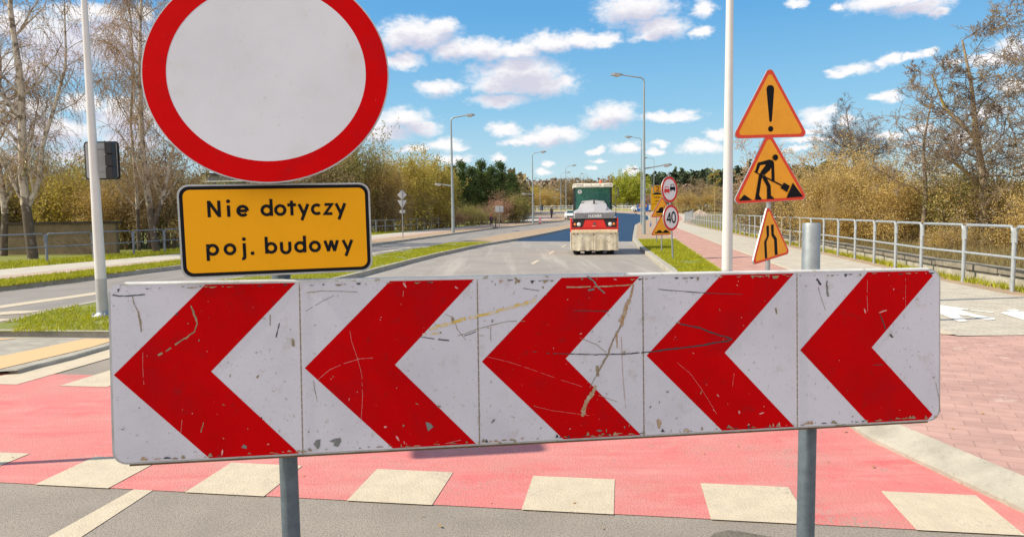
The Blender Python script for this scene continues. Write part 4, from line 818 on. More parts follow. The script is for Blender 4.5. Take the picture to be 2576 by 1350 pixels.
# ------------------------------------------------------------ vegetation
def npmesh(name,V,Fq,m,parent=None,smooth=False):
    V=np.asarray(V,dtype=np.float32); Fq=np.asarray(Fq,dtype=np.int32); k=Fq.shape[1]; nf=len(Fq)
    me=bpy.data.meshes.new(name); me.vertices.add(len(V)); me.vertices.foreach_set('co',V.ravel()); me.loops.add(nf*k); me.loops.foreach_set('vertex_index',Fq.ravel()); me.polygons.add(nf)
    me.polygons.foreach_set('loop_start',np.arange(nf,dtype=np.int32)*k); me.materials.append(m); me.update(calc_edges=True)
    if smooth: me.polygons.foreach_set('use_smooth',np.ones(nf,dtype=bool))
    o=bpy.data.objects.new(name,me); C.objects.link(o)
    if parent: o.parent=parent
    return o
def segmesh(name,segs,m,parent,n=4):
    A=np.array([[*a,*b,r,s] for a,b,r,s in segs]); a,b,r,s=A[:,:3],A[:,3:6],A[:,6],A[:,7]
    d=b-a; d/=np.linalg.norm(d,axis=1)[:,None]+1e-9; h=np.where(np.abs(d[:,2:3])<.9,[[0,0,1.]],[[1.,0,0]]); u=np.cross(d,h); u/=np.linalg.norm(u,axis=1)[:,None]; w=np.cross(d,u)
    V=[]
    for P,R_ in ((a,r),(b,s)):
        for k in range(n):
            t=2*PI*k/n; V.append(P+(u*math.cos(t)+w*math.sin(t))*R_[:,None])
    V=np.stack(V,1).reshape(-1,3); base=np.arange(len(A))[:,None]*2*n; F_=[]
    for k in range(n): F_.append(np.concatenate([base+k,base+(k+1)%n,base+n+(k+1)%n,base+n+k],1))
    return npmesh(name,V,np.stack(F_,1).reshape(-1,4),m,parent,smooth=n>4)
def leafV(P,size,asp=1.6,R=None,droop=0):
    R=R or rng; n=len(P); size=np.broadcast_to(size,(n,))*R.uniform(.6,1.4,n)
    u=R.normal(size=(n,3)); u[:,2]-=droop; u/=np.linalg.norm(u,axis=1)[:,None]; v=np.cross(u,R.normal(size=(n,3))); v/=np.linalg.norm(v,axis=1)[:,None]
    u=u*size[:,None]*asp/2; v=v*size[:,None]/2; V=np.stack([P-u,P+v,P+u,P-v],1).reshape(-1,3); F_=np.arange(n*4).reshape(-1,4); return V,F_
def rv(s=1): return Vector((random.gauss(0,s),random.gauss(0,s),random.gauss(0,s)))
def branch(segs,p,d,L,r,depth,k=5,bend=.18,up=.0,child=3,ang=.75,tips=None,rr=.62,lr=.62,c0=.25):
    p=Vector(p); d=Vector(d).normalized(); st=L/k
    for i in range(k):
        d=(d+rv(bend)+Vector((0,0,up))).normalized(); q=p+d*st; r2=max(.0045,r*(1-.55*(i+1)/k)); segs.append((tuple(p),tuple(q),max(.0045,r*(1-.55*i/k)),r2))
        if depth>0 and (i+1)/k>c0:
            for _ in range(child if random.random()<.8 else child-1):
                if random.random()<.62:
                    s=d.cross(rv()).normalized(); nd=(d*math.cos(ang)+s*math.sin(ang)).normalized(); branch(segs,q,nd,L*lr*random.uniform(.6,1.15)*(1-.35*i/k),r2*rr,depth-1,max(3,k-1),bend*1.15,up,child,ang,tips,rr,lr,.2)
        p=q
    if tips is not None: tips.append((p.copy(),d.copy()))
    return p
bark_birch=mat('birch_bark',(.50,.43,.35),.8,col2=(.16,.12,.09),vs=3.5,mask=(.50,.60),spots=[(9,.60,(.05,.04,.03),.05,.85)],bump=.3,bs=20)
bark_low=mat('birch_bark_base',(.10,.075,.055),.9,col2=(.30,.26,.22),vs=5,mask=(.56,.66),bump=.6,bs=14)
twig_b=mat('birch_twigs',(.42,.28,.16),.85,var=.3,vs=1.2)
bark_g=mat('grey_bark',(.36,.29,.20),.9,col2=(.48,.36,.09),vs=1.8,mask=(.5,.62),bump=.4,bs=25)
bark_m=mat('brown_bark',(.22,.165,.12),.9,col2=(.30,.22,.10),vs=2,mask=(.5,.62))
bark_d=mat('dark_bark',(.2,.15,.12),.9,var=.3,vs=3)
m_catk=mat('catkins',(.46,.29,.14),.8,var=.4,vs=2.5,leaf=True)
def birch(x,y,H,stems,nd,seed,label,r0=.16):
    random.seed(seed); R=np.random.default_rng(seed); o=empty('birch_tree',(x,y,.02),label=label,cat='tree',group='bare birches on the left')
    low=[];wood=[];tw=[];cat=[];starts=[]
    for (P,sc) in stems:               # P: list of (dx,z) way points
        P=[Vector((a,random.uniform(-.15,.15) if i else 0,z)) for i,(a,z) in enumerate(P)]
        Q=resample([tuple(p) for p in P],14)
        for i,(a,b) in enumerate(zip(Q[:-1],Q[1:])):
            f=i/13; ra,rb=r0*sc*(1-.82*f),r0*sc*(1-.82*(i+1)/13); (low if b.z<2.3 else wood).append((tuple(a),tuple(b),ra,rb))
            if b.z>1.9:
                for _ in range(2 if f<.5 else 3):
                    if random.random()<.75:
                        az=random.random()*2*PI; d=Vector((math.cos(az)*.8,math.sin(az)*.8,random.uniform(.5,1.1))); n0=len(wood)
                        branch(wood,b,d,(1-f*.6)*random.uniform(1.6,3.3),rb*.42,1,5,.16,.05,2,.7,None,.5,.5)
                        starts+=[Vector(s[1]) for s in wood[n0:]]
    for _ in range(nd):
        p=random.choice(starts)+rv(.08); d=Vector((random.gauss(0,.6),random.gauss(0,.6),.25)).normalized(); L=random.uniform(.7,2.1); k=7
        for i in range(k):
            d=(d+Vector((0,0,-.42))+rv(.10)).normalized(); q=p+d*L/k; r=.0072*(1-.6*i/k); tw.append((tuple(p),tuple(q),r,r*.85))
            cat+= [tuple(p+(q-p)*random.random()+rv(.02)) for _ in range(2)]
            if random.random()<.35:
                d2=(d+rv(.45)).normalized(); tw.append((tuple(q),tuple(q+d2*.22),.0045,.003))
            p=q
        if p.z<1.6: continue
    if low: segmesh('trunk',low,bark_low,o,10)
    segmesh('limbs',wood,bark_birch,o,6); cr=segmesh('hanging_twigs',tw,twig_b,o,3)
    V,F_=leafV(np.array(cat),.026,2.0,R,.8); npmesh('catkins',V,F_,m_catk,o)
    return o
birch(-18.95,28,14,[([(0,0),(-.1,1.5),(-.22,3.2),(-.18,5),(.0,7),(-.25,9.5),(.1,14)],1.0),([(-.12,2.0),(.35,3.0),(.75,4.6),(1.1,5.6),(1.7,7.6),(1.9,10)],.55),([(-.15,5.6),(-.9,6.6),(-1.6,8),(-2.4,9.6)],.45)],950,11,'birch with a forked trunk at the far left, before the brown wall',r0=.2)
birch(-15.55,31,14,[([(0,0),(-.15,1.3),(-.3,3.0),(-.42,5),(-.25,8),(-.1,10),(.2,13)],.9),([(-.1,1.2),(.35,2.6),(.75,4.0),(1.15,5.4),(1.6,7.5)],.62)],950,12,'birch left of the yellow plate, trunk splitting low down',r0=.17)
birch(-21.9,30.5,13,[([(0,0),(.25,2),(-.1,5),(.4,8),(.1,12)],.9),([(.2,2.2),(1.4,4.4),(2.0,6.8)],.5)],800,13,'birch partly cut by the left edge of the view')
birch(-17.9,34,13,[([(0,0),(.1,3),(-.1,6),(.2,9),(.1,13)],.7)],1000,14,'slender birch behind the white mast with the traffic light',r0=.13)
birch(-13.6,37,12,[([(0,0),(.1,3),(.3,6),(.1,11)],.7)],800,15,'slender birch mostly hidden by the round sign',r0=.13)

def lumps(n,c,r,R):
    return [(np.array([c[0]+R.uniform(-.75,.75)*r[0],c[1]+R.uniform(-.75,.75)*r[1],c[2]+R.uniform(-.5,.75)*r[2]]),R.uniform(.28,.55)) for _ in range(n)]
def crownpts(n,lump,r,R,shell=.55):
    P=[];w=np.array([l[1]**2 for l in lump]); idx=R.choice(len(lump),n,p=w/w.sum()); d=R.normal(size=(n,3)); d/=np.linalg.norm(d,axis=1)[:,None]; t=R.random(n)**shell
    c=np.array([lump[i][0] for i in idx]); s=np.array([lump[i][1] for i in idx]); return c+d*(t*s)[:,None]*np.array(r)
def bush(name,w,h,nl,size,m,stems_m,seed,nst=34,twn=2,sparse=0,asp=1.8,flowers=None,lab='',cat='bush',ml=14,top=.35):
    """broad shrub: fan of stems, fine twigs, leaves or buds in uneven lumps"""
    random.seed(seed); R=np.random.default_rng(seed); o=empty(name,(0,0,0),label=lab,cat=cat)
    sg=[];tips=[]
    for _ in range(nst):
        az=random.random()*2*PI; t=random.random()**.7; p=Vector((math.cos(az)*w*.22*random.random(),math.sin(az)*w*.22*random.random(),0)); e=Vector((math.cos(az)*w*.5*t,math.sin(az)*w*.42*t,h*random.uniform(.62,1.0+top*.4)*(1-.45*t*t)))
        branch(sg,p,e-p,(e-p).length,random.uniform(.016,.034),twn,5,.10,.03,2,.5,tips,.5,.42)
    segmesh('stems',sg,stems_m,o,3)
    if nl:
        P=np.array([s[1] for s in sg]); k=R.choice(len(P),int(nl*.55)); a=P[k]+R.normal(size=(len(k),3))*np.array([.10,.10,.09])*w/3
        L=lumps(ml,(0,0,h*.46),(w*.5,w*.42,h*.52),R); b=crownpts(nl-len(a),L,(w*.5,w*.42,h*.46),R); b[:,2]=np.abs(b[:,2]); P=np.concatenate([a,b]); P=P[P[:,2]>.02]
        V,F_=leafV(P,size,asp,R); npmesh('foliage',V,F_,m,o)
    if flowers:
        P=np.array([s[1] for s in sg]); k=R.choice(len(P),flowers[0]); V,F_=leafV(P[k]+R.normal(size=(len(k),3))*.07,flowers[1],1.1,R); npmesh('blossom',V,F_,flowers[2],o)
    return o
lf=lambda n,c,c2,s=1.0:mat(n,c,.8,col2=c2,vs=s,mask=(.38,.66),spots=[(7,.60,tuple(x*1.5 for x in c),.1,.5)],leaf=True)
g_gold=lf('gold_leaves',(.62,.44,.135),(.36,.245,.07),.9); g_olive=lf('olive_leaves',(.37,.33,.09),(.21,.19,.045),.8); g_yell=lf('yellow_leaves',(.54,.43,.08),(.32,.26,.045),.5)
g_brown=lf('brown_leaves',(.37,.28,.14),(.22,.16,.075),.6); g_pink=lf('pinkish_twigs',(.50,.30,.20),(.30,.17,.11),.6); g_green=lf('spring_leaves',(.46,.48,.04),(.28,.31,.025),.3); g_pine=lf('pine_needles',(.11,.16,.03),(.035,.065,.018),.5)
m_flow=mat('blossom_white',(.72,.64,.52),.8,leaf=True); m_flowp=mat('blossom_pale',(.66,.48,.36),.8,leaf=True)
tw_y=mat('ochre_stems',(.46,.32,.13),.85,var=.3,vs=2); tw_b=mat('brown_stems',(.27,.19,.12),.9,var=.3,vs=2)
B={}
B['gold']=bush('golden_bush',4.4,3.3,26000,.036,g_gold,tw_y,21,46,2,lab='',flowers=(1500,.034,m_flow))
B['bloss']=bush('blossoming_bush',3.8,2.6,15000,.032,g_gold,tw_b,22,40,2,flowers=(2200,.032,m_flow))
B['olive']=bush('olive_bush',4.6,4.0,12000,.055,g_olive,tw_b,23,44,2)
B['yell']=bush('yellow_bush',5.0,5.2,14000,.075,g_yell,tw_y,24,50,2)
B['brown']=bush('brown_bush',5.0,4.2,10000,.07,g_brown,tw_b,25,44,2)
B['pink']=bush('reddish_bush',3.6,3.2,9000,.055,g_pink,tw_b,26,44,2)
B['green']=bush('spring_green_tree',5.0,8.5,9000,.15,g_green,tw_y,27,40,2,cat='tree')
used=set()
def put(k,x,y,s,label,sz=None,group=None,z=None,rz=None):
    b=B[k]; zz=g(y)+.02 if z is None else z; sc=(s,s,sz or s); rz=random.random()*6.28 if rz is None else rz
    if k not in used:
        used.add(k); o=b; o.location=(x,y,zz); o.rotation_euler=(0,0,rz); o.scale=sc; o['label']=label
    else: o=dup(b,(x,y,zz),rz,label,sc)
    if group: o['group']=group
    return o
random.seed(5)
gL='bushes behind the left railing'
for i,(D,y,s,k,sz,lb) in enumerate([(-60,36,1.05,'olive',1,'olive bush cut by the left edge of the view'),(25,38,1.0,'brown',1.0,'brown bush behind the low wall at the far left'),(95,40,1.05,'olive',1.05,'olive bush behind the low wall, right of the forked birch'),
  (165,37,.95,'yell',.8,'ochre bush above the right end of the low wall'),(225,40,1.1,'olive',1.05,'olive bush directly behind the white mast'),(290,36,1.0,'gold',.95,'ochre bush right of the white mast'),(345,39,1.1,'olive',1.0,'olive bush behind the blue grey railing, left of the split birch'),
  (410,36,1.0,'brown',1.0,'brown bush behind the split birch trunk'),(432,40,1.0,'olive',1.0,'olive bush at the left edge of the yellow plate'),(500,46,1.0,'yell',.62,'yellow leaved bush seen between the birch and the round sign'),(560,50,1.2,'olive',.72,'olive bush mostly hidden behind the yellow plate')]):
    put(k,(D-1288)/F*y,y,s,lb,sz*s,gL)
put('bloss',-14.3,33.5,.75,'small pale blossoming bush under the split birch',.6,gL)
gM='bushes between the round sign and the pines'
for D,y,s,k,sz,lb in [(800,58,1.3,'brown',1.5,'brown bush at the lower right rim of the round sign'),(850,60,1.25,'olive',1.75,'tall olive bush just right of the round sign'),(905,62,1.25,'olive',1.95,'tallest olive bush, left of the diamond sign'),(960,60,1.2,'gold',1.7,'ochre bush directly behind the diamond sign'),
  (1015,62,1.1,'yell',1.2,'yellow bush right of the diamond sign'),(1065,60,1.15,'yell',1.12,'yellow green bush left of the nearest left lamp'),(1110,64,.95,'yell',1.0,'yellow green bush behind the nearest left lamp'),(975,55.5,.8,'brown',.9,'low brown bush behind the railing left of the diamond sign'),
  (1050,61,.8,'brown',.62,'low brown bush below the yellow bushes'),(1135,74,1.15,'pink',.50,'rounded reddish hedge at the foot of the pines'),(1100,72,1.1,'pink',.52,'reddish hedge left of the lamp column'),(1180,79,.9,'olive',.55,'dark olive bush below the pines'),
  (1258,84,1.1,'pink',.92,'reddish brown bush right of the rectangular sign'),(1290,87,1.1,'olive',.85,'brown bush at the right end of the pines'),(1220,80,.9,'brown',.45,'low dark bush behind the walking person'),(1312,90,1.0,'olive',.8,'olive bush left of the guide board')]:
    yr=np.interp(D,[800,944,1105,1200,1340],[44,56.7,71.4,78,92])+4.6*s/1.2; y2=max(y,yr); q=y2/y; put(k,(D-1288)/F*y2,y2,s*q**.6,lb,sz*q,gM)
def pine(seed,H,W_,n=9000):
    random.seed(seed); R=np.random.default_rng(seed); o=empty('pine_tree',(0,0,0),cat='tree'); sg=[]
    k=12; p=Vector((0,0,0))
    for i in range(k):
        q=Vector((random.gauss(0,.05),random.gauss(0,.05),H*.95*(i+1)/k)); sg.append((tuple(p),tuple(q),.13*(1-i/k)+.02,.13*(1-(i+1)/k)+.02)); p=q
    P=[]
    for _ in range(95):
        z=H*(.10+.88*random.random()); f=z/H; rr=W_/2*min(1,(1.08-f)*1.5)*random.uniform(.5,1.1); az=random.random()*2*PI; e=Vector((math.cos(az)*rr,math.sin(az)*rr,z+rr*.25)); a=Vector((0,0,z-.1)); sg.append((tuple(a),tuple(e),.025,.008))
        m=int(n/95); t=R.random(m)**.6; c=np.array(a)+(np.array(e)-np.array(a))*t[:,None]; P.append(c+R.normal(size=(m,3))*np.array([.26,.26,.20]))
    segmesh('trunk',sg,bark_d,o,4); V,F_=leafV(np.concatenate(P),.085,2.2,R); npmesh('crown',V,F_,g_pine,o); return o
B['p1']=pine(31,6.6,4.2); B['p2']=pine(32,7.0,3.6)
for i,(D,y,s,k,lb) in enumerate([(1140,88,1.08,'p1','dark pine just right of the nearest left lamp'),(1165,91,1.12,'p2','dark pine, second from the nearest left lamp'),(1190,90,1.08,'p1','dark pine in the middle of the pine group'),(1213,93,1.14,'p2','dark pine left of the rectangular sign top'),(1238,92,1.1,'p1','dark pine above the rectangular sign'),(1262,94,1.12,'p2','dark pine with an open top, second from the right of its group'),(1290,97,1.0,'p1','rightmost dark pine of the group, beside the second left lamp'),(880,70,1.35,'p2','pine rising among the olive bushes right of the round sign')]):
    put(k,(D-1288)/F*y,y,s,lb,s,'pines left of the road')
# far trees beyond the bend
gF='trees beyond the far bend'
far=[(1322,215,1.5,'gold','far ochre tree right of the pines'),(1345,225,1.6,'yell','far yellowish tree above the bend railing'),(1368,215,1.5,'gold','far golden tree behind the litter bin'),(1392,220,1.45,'gold','far golden tree left of the inner bend lamps'),(1415,235,1.9,'brown','far brown tree between the two thin lamps'),(1440,230,1.9,'brown','far brown tree at the left side of the roller'),(1465,245,2.0,'brown','far brown tree behind the roller cab, left half'),(1500,245,2.0,'pink','far reddish tree behind the roller cab'),(1535,240,1.9,'brown','far brown tree behind the roller cab, right half')]
for D,y,s,k,lb in far: put(k,(D-1288)/F*y,y,s*1.25,lb,s*(1.05 if k!='yell' else .85),gF)
for D,y,s,lb in [(1562,205,1.15,'spring green tree right beside the roller cab'),(1580,210,1.3,'tallest spring green tree between the roller and the lamps'),(1598,208,1.2,'spring green tree directly left of the lamp columns'),(1612,215,1.15,'spring green tree behind the lamp columns'),(1432,240,.9,'small spring green tree left of the roller cab')]: put('green',(D-1288)/F*y,y,s,lb,s*.95,gF)
for D,y,s,k,lb in [(1650,170,1.5,'pink','far reddish bush left of the 40 sign post'),(1690,150,1.5,'brown','far brown bush behind the 40 sign'),(1725,140,1.35,'gold','round golden bush above the gravel heap'),(1760,150,1.7,'brown','wide brown bush right of the gravel heap'),(1795,145,1.5,'gold','golden bush left of the white mast'),(1840,130,1.6,'brown','brown bush right of the white mast'),(1885,120,1.6,'brown','brown bush behind the narrowing road triangle'),(1975,110,1.9,'pink','far reddish bush right of the digging worker'),(2030,100,1.9,'brown','far brown bush at the left end of the golden bushes')]:
    put(k,(D-1288)/F*y,y,s*1.1,lb,s*(.8 if D<1800 else .6),'far bushes on the right')
# right side, near
def bare(name,x,y,H,tr,seed,label,m=bark_g,r0=.13,ch=4,dep=3,z=0.05,grp=None,leafm=None,up=.02,lk=.55):
    random.seed(seed); R=np.random.default_rng(seed); o=empty(name,(x,y,z),label=label,cat='tree'); wood=[];crown=[]
    if grp: o['group']=grp
    for P,sc in tr:
        Q=resample([(a,b_,c) for a,b_,c in P],12)
        for i,(a,b) in enumerate(zip(Q[:-1],Q[1:])):
            f=i/11; ra,rb=r0*sc*(1-.8*f),r0*sc*(1-.8*(i+1)/11); wood.append((tuple(a),tuple(b),ra,rb))
            if b.z>H*.28:
                for _ in range(ch):
                    if random.random()<.72:
                        az=random.random()*2*PI; d=Vector((math.cos(az),math.sin(az),random.uniform(-.1,.9))); branch(crown,b,d,H*lk*(1-f*.62)*random.uniform(.35,.75),rb*.42,dep-1,6,.20,up,2,.72,None,.6,.62)
    segmesh('trunk',wood,m,o,8); segmesh('crown',[(a,b,max(.0065,r1*.8),max(.006,r2*.8)) for a,b,r1,r2 in crown],bark_m if m is bark_g else m,o,3)
    if leafm: 
        P=np.array([s[1] for s in crown]); k=R.choice(len(P),min(len(P),leafm[0])); V,F_=leafV(P[k]+R.normal(size=(len(k),3))*.05,leafm[1],1.3,R); tag(npmesh('buds',V,F_,leafm[2],o),kind='stuff')
    return o
bare('bare_tree',14.75,22,7.4,[([(0,0,0),(-.15,0,2.4),(-.45,0,3.9),(-.55,.1,5.2),(-.9,.1,6.6)],1.0),([(-.4,0,3.6),(-1.3,.2,4.6),(-1.8,.1,5.6)],.5),([(-.2,0,2.2),(-1.2,-.2,2.9),(-2.0,-.2,3.3)],.5)],41,'lichen covered bare tree with spreading boughs on the right',r0=.15,ch=3,dep=4,lk=.47)
bare('bare_tree',13.9,24,5.4,[([(0,0,0),(.1,0,2),(-.05,0,3.6),(.2,0,5.2)],.85)],42,'darker straight bare tree left of the lichen covered one',m=bark_m,r0=.12,ch=3,dep=4)
bare('bare_tree',15.7,20.5,7.6,[([(0,0,0),(.2,0,2.5),(.1,.1,5),(.5,0,7.6)],.9),([(.1,0,1),(-.35,.2,4),(-.6,.2,7)],.6)],43,'tall bare tree at the right edge of the view',r0=.14,ch=4,dep=4,leafm=(3500,.026,g_gold))
bare('bare_tree',27.2,56,9.6,[([(0,0,0),(-.1,0,4.4),(-.6,0,6.8),(-1.0,0,9.4)],.9),([(-.2,0,5.2),(-1.2,0,6.2),(-1.9,0,6.9)],.4),([(-.1,0,4.6),(1,0,5.5),(1.6,0,5.9)],.4)],44,'lone bare tree rising above the golden bushes',m=bark_d,r0=.16,ch=5,dep=4,up=.04,lk=.44)
bare('blossoming_tree',16.6,48,6.2,[([(0,0,0),(-.3,0,3),(-.9,0,6)],.6),([(.1,0,0),(.8,0,3.4),(1.2,0,5.2)],.5),([(.4,0,0),(2.3,0,3.2),(3.2,0,4.8)],.5)],45,'thin pinkish blossoming tree behind the triangle signs',r0=.08,ch=3,m=tw_y,leafm=(3000,.055,m_flowp))
bare('young_tree',31,108,6.6,[([(0,0,0),(-.1,0,4),(-.3,0,7.5)],.8)],46,'thin young tree left of the white mast by the meadow',m=tw_y,r0=.10,ch=4,dep=2,leafm=(2600,.10,g_yell),lk=.4)
random.seed(9)
gR='bushes behind the right railing'
for x,y,s,k,sz,lb in [(12.6,28.5,.95,'gold',.92,'golden bush at the left end, rising behind the stub post'),(15.0,30.5,1.1,'gold',1.08,'largest golden bush under the lone bare tree'),(17.3,28.5,1.0,'gold',.78,'golden bush right of the largest one'),(13.9,25.6,.85,'gold',.78,'lower golden bush in front of the largest one'),(15.6,25.2,.85,'bloss',.95,'blossoming bush below the spreading bare tree'),
  (17.6,36,1.2,'gold',1.0,'golden bush behind, left of the lone bare tree'),(20.5,38,1.3,'olive',.7,'olive bush behind the golden ones'),(14.9,21.8,.8,'bloss',.9,'blossoming bush at the foot of the lichen covered tree'),(14.3,18.6,.75,'bloss',.82,'white flecked bush near the right edge'),(16.2,18.6,.9,'bloss',1.15,'tall white flecked bush at the right edge'),(15.2,23.6,.8,'olive',.65,'low olive bush below the bare boughs'),(12.6,20.2,.42,'bloss',.40,'small blossoming shrub right behind the low wall'),(18.2,22.5,1.1,'gold',.95,'golden bush behind the tree at the right edge'),
  (14.8,40,.8,'brown',.62,'brown bush behind the railing left of the stub post'),(16.9,45,.9,'gold',.62,'ochre bush behind the triangle post'),(18.6,52,1.1,'olive',.62,'olive bush between white mast and triangle signs'),(20.6,60,1.1,'brown',.6,'brown bush beyond the railing right of the white mast'),(11.9,26.5,.5,'gold',.5,'low ochre shrub beside the railing')]:
    put(k,x,y,s,lb,sz,gR)
# far pine wood on the rise
R=np.random.default_rng(77); V=[];
def wood(name,D0,D1,y0,y1,n,h,m,seed,topf,kind='stuff',label='',size=1.5,per=150,cat='forest'):
    R=np.random.default_rng(seed); P=[]
    for i in range(n):
        D=R.uniform(D0,D1); y=R.uniform(y0,y1); x=(D-1288)/F*y; H=h*R.uniform(.8,1.15)*topf((D-D0)/(D1-D0)); r=R.uniform(1.8,3.0); c=np.array([x,y,g(y)+H*.62]); d=R.normal(size=(per,3)); d/=np.linalg.norm(d,axis=1)[:,None]; P.append(c+d*(R.random(per)**.45)[:,None]*np.array([r,r,H*.42]))
    V,F_=leafV(np.concatenate(P),size,1.5,R); o=npmesh(name,V,F_,m); tag(o,label=label,cat=cat,kind='stuff'); return o
wood('pine_wood',1600,2120,330,420,330,17.5,mat('far_pines',(.07,.10,.04),.9,col2=(.035,.055,.025),vs=.12,mask=(.35,.6)),51,lambda t:.80+.28*math.sin(min(1,t*1.4)*PI/2),label='dark pine wood on the rise beyond the meadow')
wood('bare_wood',1600,2120,280,320,200,9.5,mat('far_bare',(.28,.19,.13),.9,col2=(.18,.12,.09),vs=.1),52,lambda t:.9,label='brown leafless wood edge in front of the pine wood',size=1.0)
wood('far_tree_line',1300,1620,270,330,200,12,mat('far_bare2',(.26,.19,.13),.9,col2=(.17,.13,.08),vs=.1),53,lambda t:.9,label='brown bare tree line beyond the bend, left of the road',size=1.0)
wood('left_tree_line',-300,1310,110,150,240,9,mat('far_olive',(.26,.21,.09),.9,col2=(.17,.14,.06),vs=.1),54,lambda t:.8,label='olive brown tree line far behind the left bushes',size=.9)
wood('right_tree_line',2250,3000,75,110,90,4.6,mat('far_tan',(.36,.26,.13),.9,col2=(.24,.17,.09),vs=.1),55,lambda t:.8,label='tan brown tree line far behind the right bushes',size=.6)
# gravel heap on the meadow
mb=MB(); R=random.Random(3); n=22; V=[(0,0,1.15)];Fc=[]
for i,(rr,h) in enumerate(((.5,.85),(1.1,.5),(1.7,.15),(2.1,-.1))):
    for k in range(n): a=2*PI*k/n; q=rr*(1+.12*math.sin(k*2.1+i)+.08*R.random()); V.append((q*math.cos(a),q*math.sin(a),h+R.uniform(-.04,.04)))
Fc=[(0,1+k,1+(k+1)%n) for k in range(n)]+[(1+i*n+k,1+i*n+n+k,1+i*n+n+(k+1)%n,1+i*n+(k+1)%n) for i in range(3) for k in range(n)]
mb.add(V,Fc); tag(mb.build('gravel_heap',mat('gravel',(.38,.29,.21),.95,var=.3,vs=3,bump=.5,bs=8),None,(30.8,116,g(116)+.05)),label='pale heap of gravel on the meadow beyond the railing',cat='gravel heap')
# grass blades
def grass(name,fn,n,h,w,m,seed,label,zb=.115):
    R=np.random.default_rng(seed); P=fn(n,R); n=len(P); z=np.array([g(y) for y in P[:,1]])+zb; a=R.random(n)*2*PI; hh=h*R.uniform(.5,1.4,n); l=R.normal(size=(n,2))*hh[:,None]*.45
    b=np.stack([P[:,0],P[:,1],z],1); d=np.stack([np.cos(a)*w,np.sin(a)*w,0*a],1); t=b+np.stack([l[:,0],l[:,1],hh],1)
    V=np.stack([b-d,b+d,t],1).reshape(-1,3); o=npmesh(name,V,np.arange(n*3).reshape(-1,3),m); return tag(o,label=label,cat='grass',kind='stuff')
def between(A,B_,y0,y1,clump=.0,thin=0):
    def f(n,R):
        y=R.uniform(y0,y1,n); ia=np.interp(y,[p[1] for p in A],[p[0] for p in A]); ib=np.interp(y,[p[1] for p in B_],[p[0] for p in B_]); x=ia+(ib-ia)*R.random(n); P=np.stack([x,y],1)
        if thin: 
            k=np.array([noise.noise(Vector((a*.9,b*.9,3)))+.5*noise.noise(Vector((a*3,b*3,7))) for a,b in P]); P=P[k>thin]
        return P
    return f
m_bl=mat('grass_blades',(.44,.43,.012),.7,col2=(.36,.37,.02),vs=1.3,mask=(.38,.62),leaf=True); m_dryb=mat('dry_blades',(.36,.27,.12),.8,col2=(.20,.17,.05),vs=1.5,leaf=True)
grass('grass',between([(2.78,9.6),(3.05,10),(4.26,18.7),(5.5,29.4),(6.6,37)],RVI,10,36.8,thin=-.45),42000,.055,.011,m_bl,61,'bright green grass on the verge round the 40 sign')
grass('grass',between([(-7.3,9.5),(-7.6,11.4),(-7.5,13),(-6.6,18),(-4.96,25.6),(-3.9,31),(-2.9,37)],[(-5.1,9.3),(-4.7,14),(-4.0,18.5),(-3.5,22.3),(-2.9,26.6),(-1.5,34.2),(-.9,36.5)],9.4,36,thin=-.25),52000,.05,.010,m_bl,62,'bright green grass on the long median strip')
grass('grass',between([(-14.6,5),(-13.2,12),(-12.5,17.3),(-11.3,24.2),(-10.1,30)],[(-13.3,5),(-12.3,12),(-11.0,18),(-10.4,22),(-9.8,28)],10,29,thin=-.3),30000,.085,.014,m_bl,63,'green grass on the left verge beside the cycle path')
grass('grass',between([(-22,10),(-19.5,22),(-16.6,29),(-14,45),(-11,62)],[(-18.3,10),(-15.5,22),(-13.8,29),(-11.6,45),(-9.2,60)],14,60,thin=-.3),30000,.12,.018,m_bl,64,'green grass strip under the left railing',zb=.06)
grass('dry_grass',between([(8.9,6),(9.4,12.2),(9.8,15.6),(10.5,19.4),(11.6,26.4),(14.6,44)],[(17,6),(17.5,12),(18,16),(18.5,20),(20,27),(24,44)],8,40),52000,.42,.012,m_dryb,65,'tall dry tan grass behind the low wall',zb=.07)
grass('weeds',between([(8.15,6),(8.5,9),(8.82,12.36),(9.1,15.7),(9.9,19.5),(11.1,26.5),(14,44),(20.5,84)],[(8.6,6),(8.9,9),(9.2,12.3),(9.5,15.7),(10.3,19.4),(11.5,26.5),(14.4,44),(21,84)],8,70,thin=.0),14000,.11,.012,m_bl,66,'green weeds along the foot of the low wall')
# ------------------------------------------------------------ road roller
b0=at(1497,642,0); rx,ry=b0.x,26.2
ro=empty('road_roller',(rx,ry,0),label='red and grey road roller with a white cab roof and tarpaulin skirt over its wheels',cat='road roller'); ro.rotation_euler=(0,0,rad(-4))
cX=lambda x:(x-465)/412; cZ=lambda y:(1222-y)/412
m_rr=mat('roller_red',(.74,.02,.012),.35,var=.1,vs=6,spots=[(20,.64,(.25,.12,.09),.08,.5)]); m_rg=mat('roller_grey',(.40,.39,.40),.42,var=.1,vs=3,spots=[(14,.62,(.22,.20,.17),.1,.4)]); m_rgd=mat('roller_dark_grey',(.21,.21,.225),.5,var=.15,vs=5)
m_cream=mat('cab_cream',(.82,.78,.66),.5,var=.06,vs=5,spots=[(18,.66,(.5,.42,.3),.1,.4)]); m_tarp=mat('tarpaulin',(.68,.62,.47),.85,col2=(.52,.44,.30),vs=3,spots=[(7,.58,(.24,.19,.11),.12,.65),(25,.64,(.20,.13,.06),.06,.6)],bump=.5,bs=10)
m_gl=bpy.data.materials.new('cab_glass'); m_gl.use_nodes=True; t=m_gl.node_tree; b_=t.nodes['Principled BSDF']; b_.inputs['Base Color'].default_value=(.10,.30,.26,1); b_.inputs['Roughness'].default_value=.08
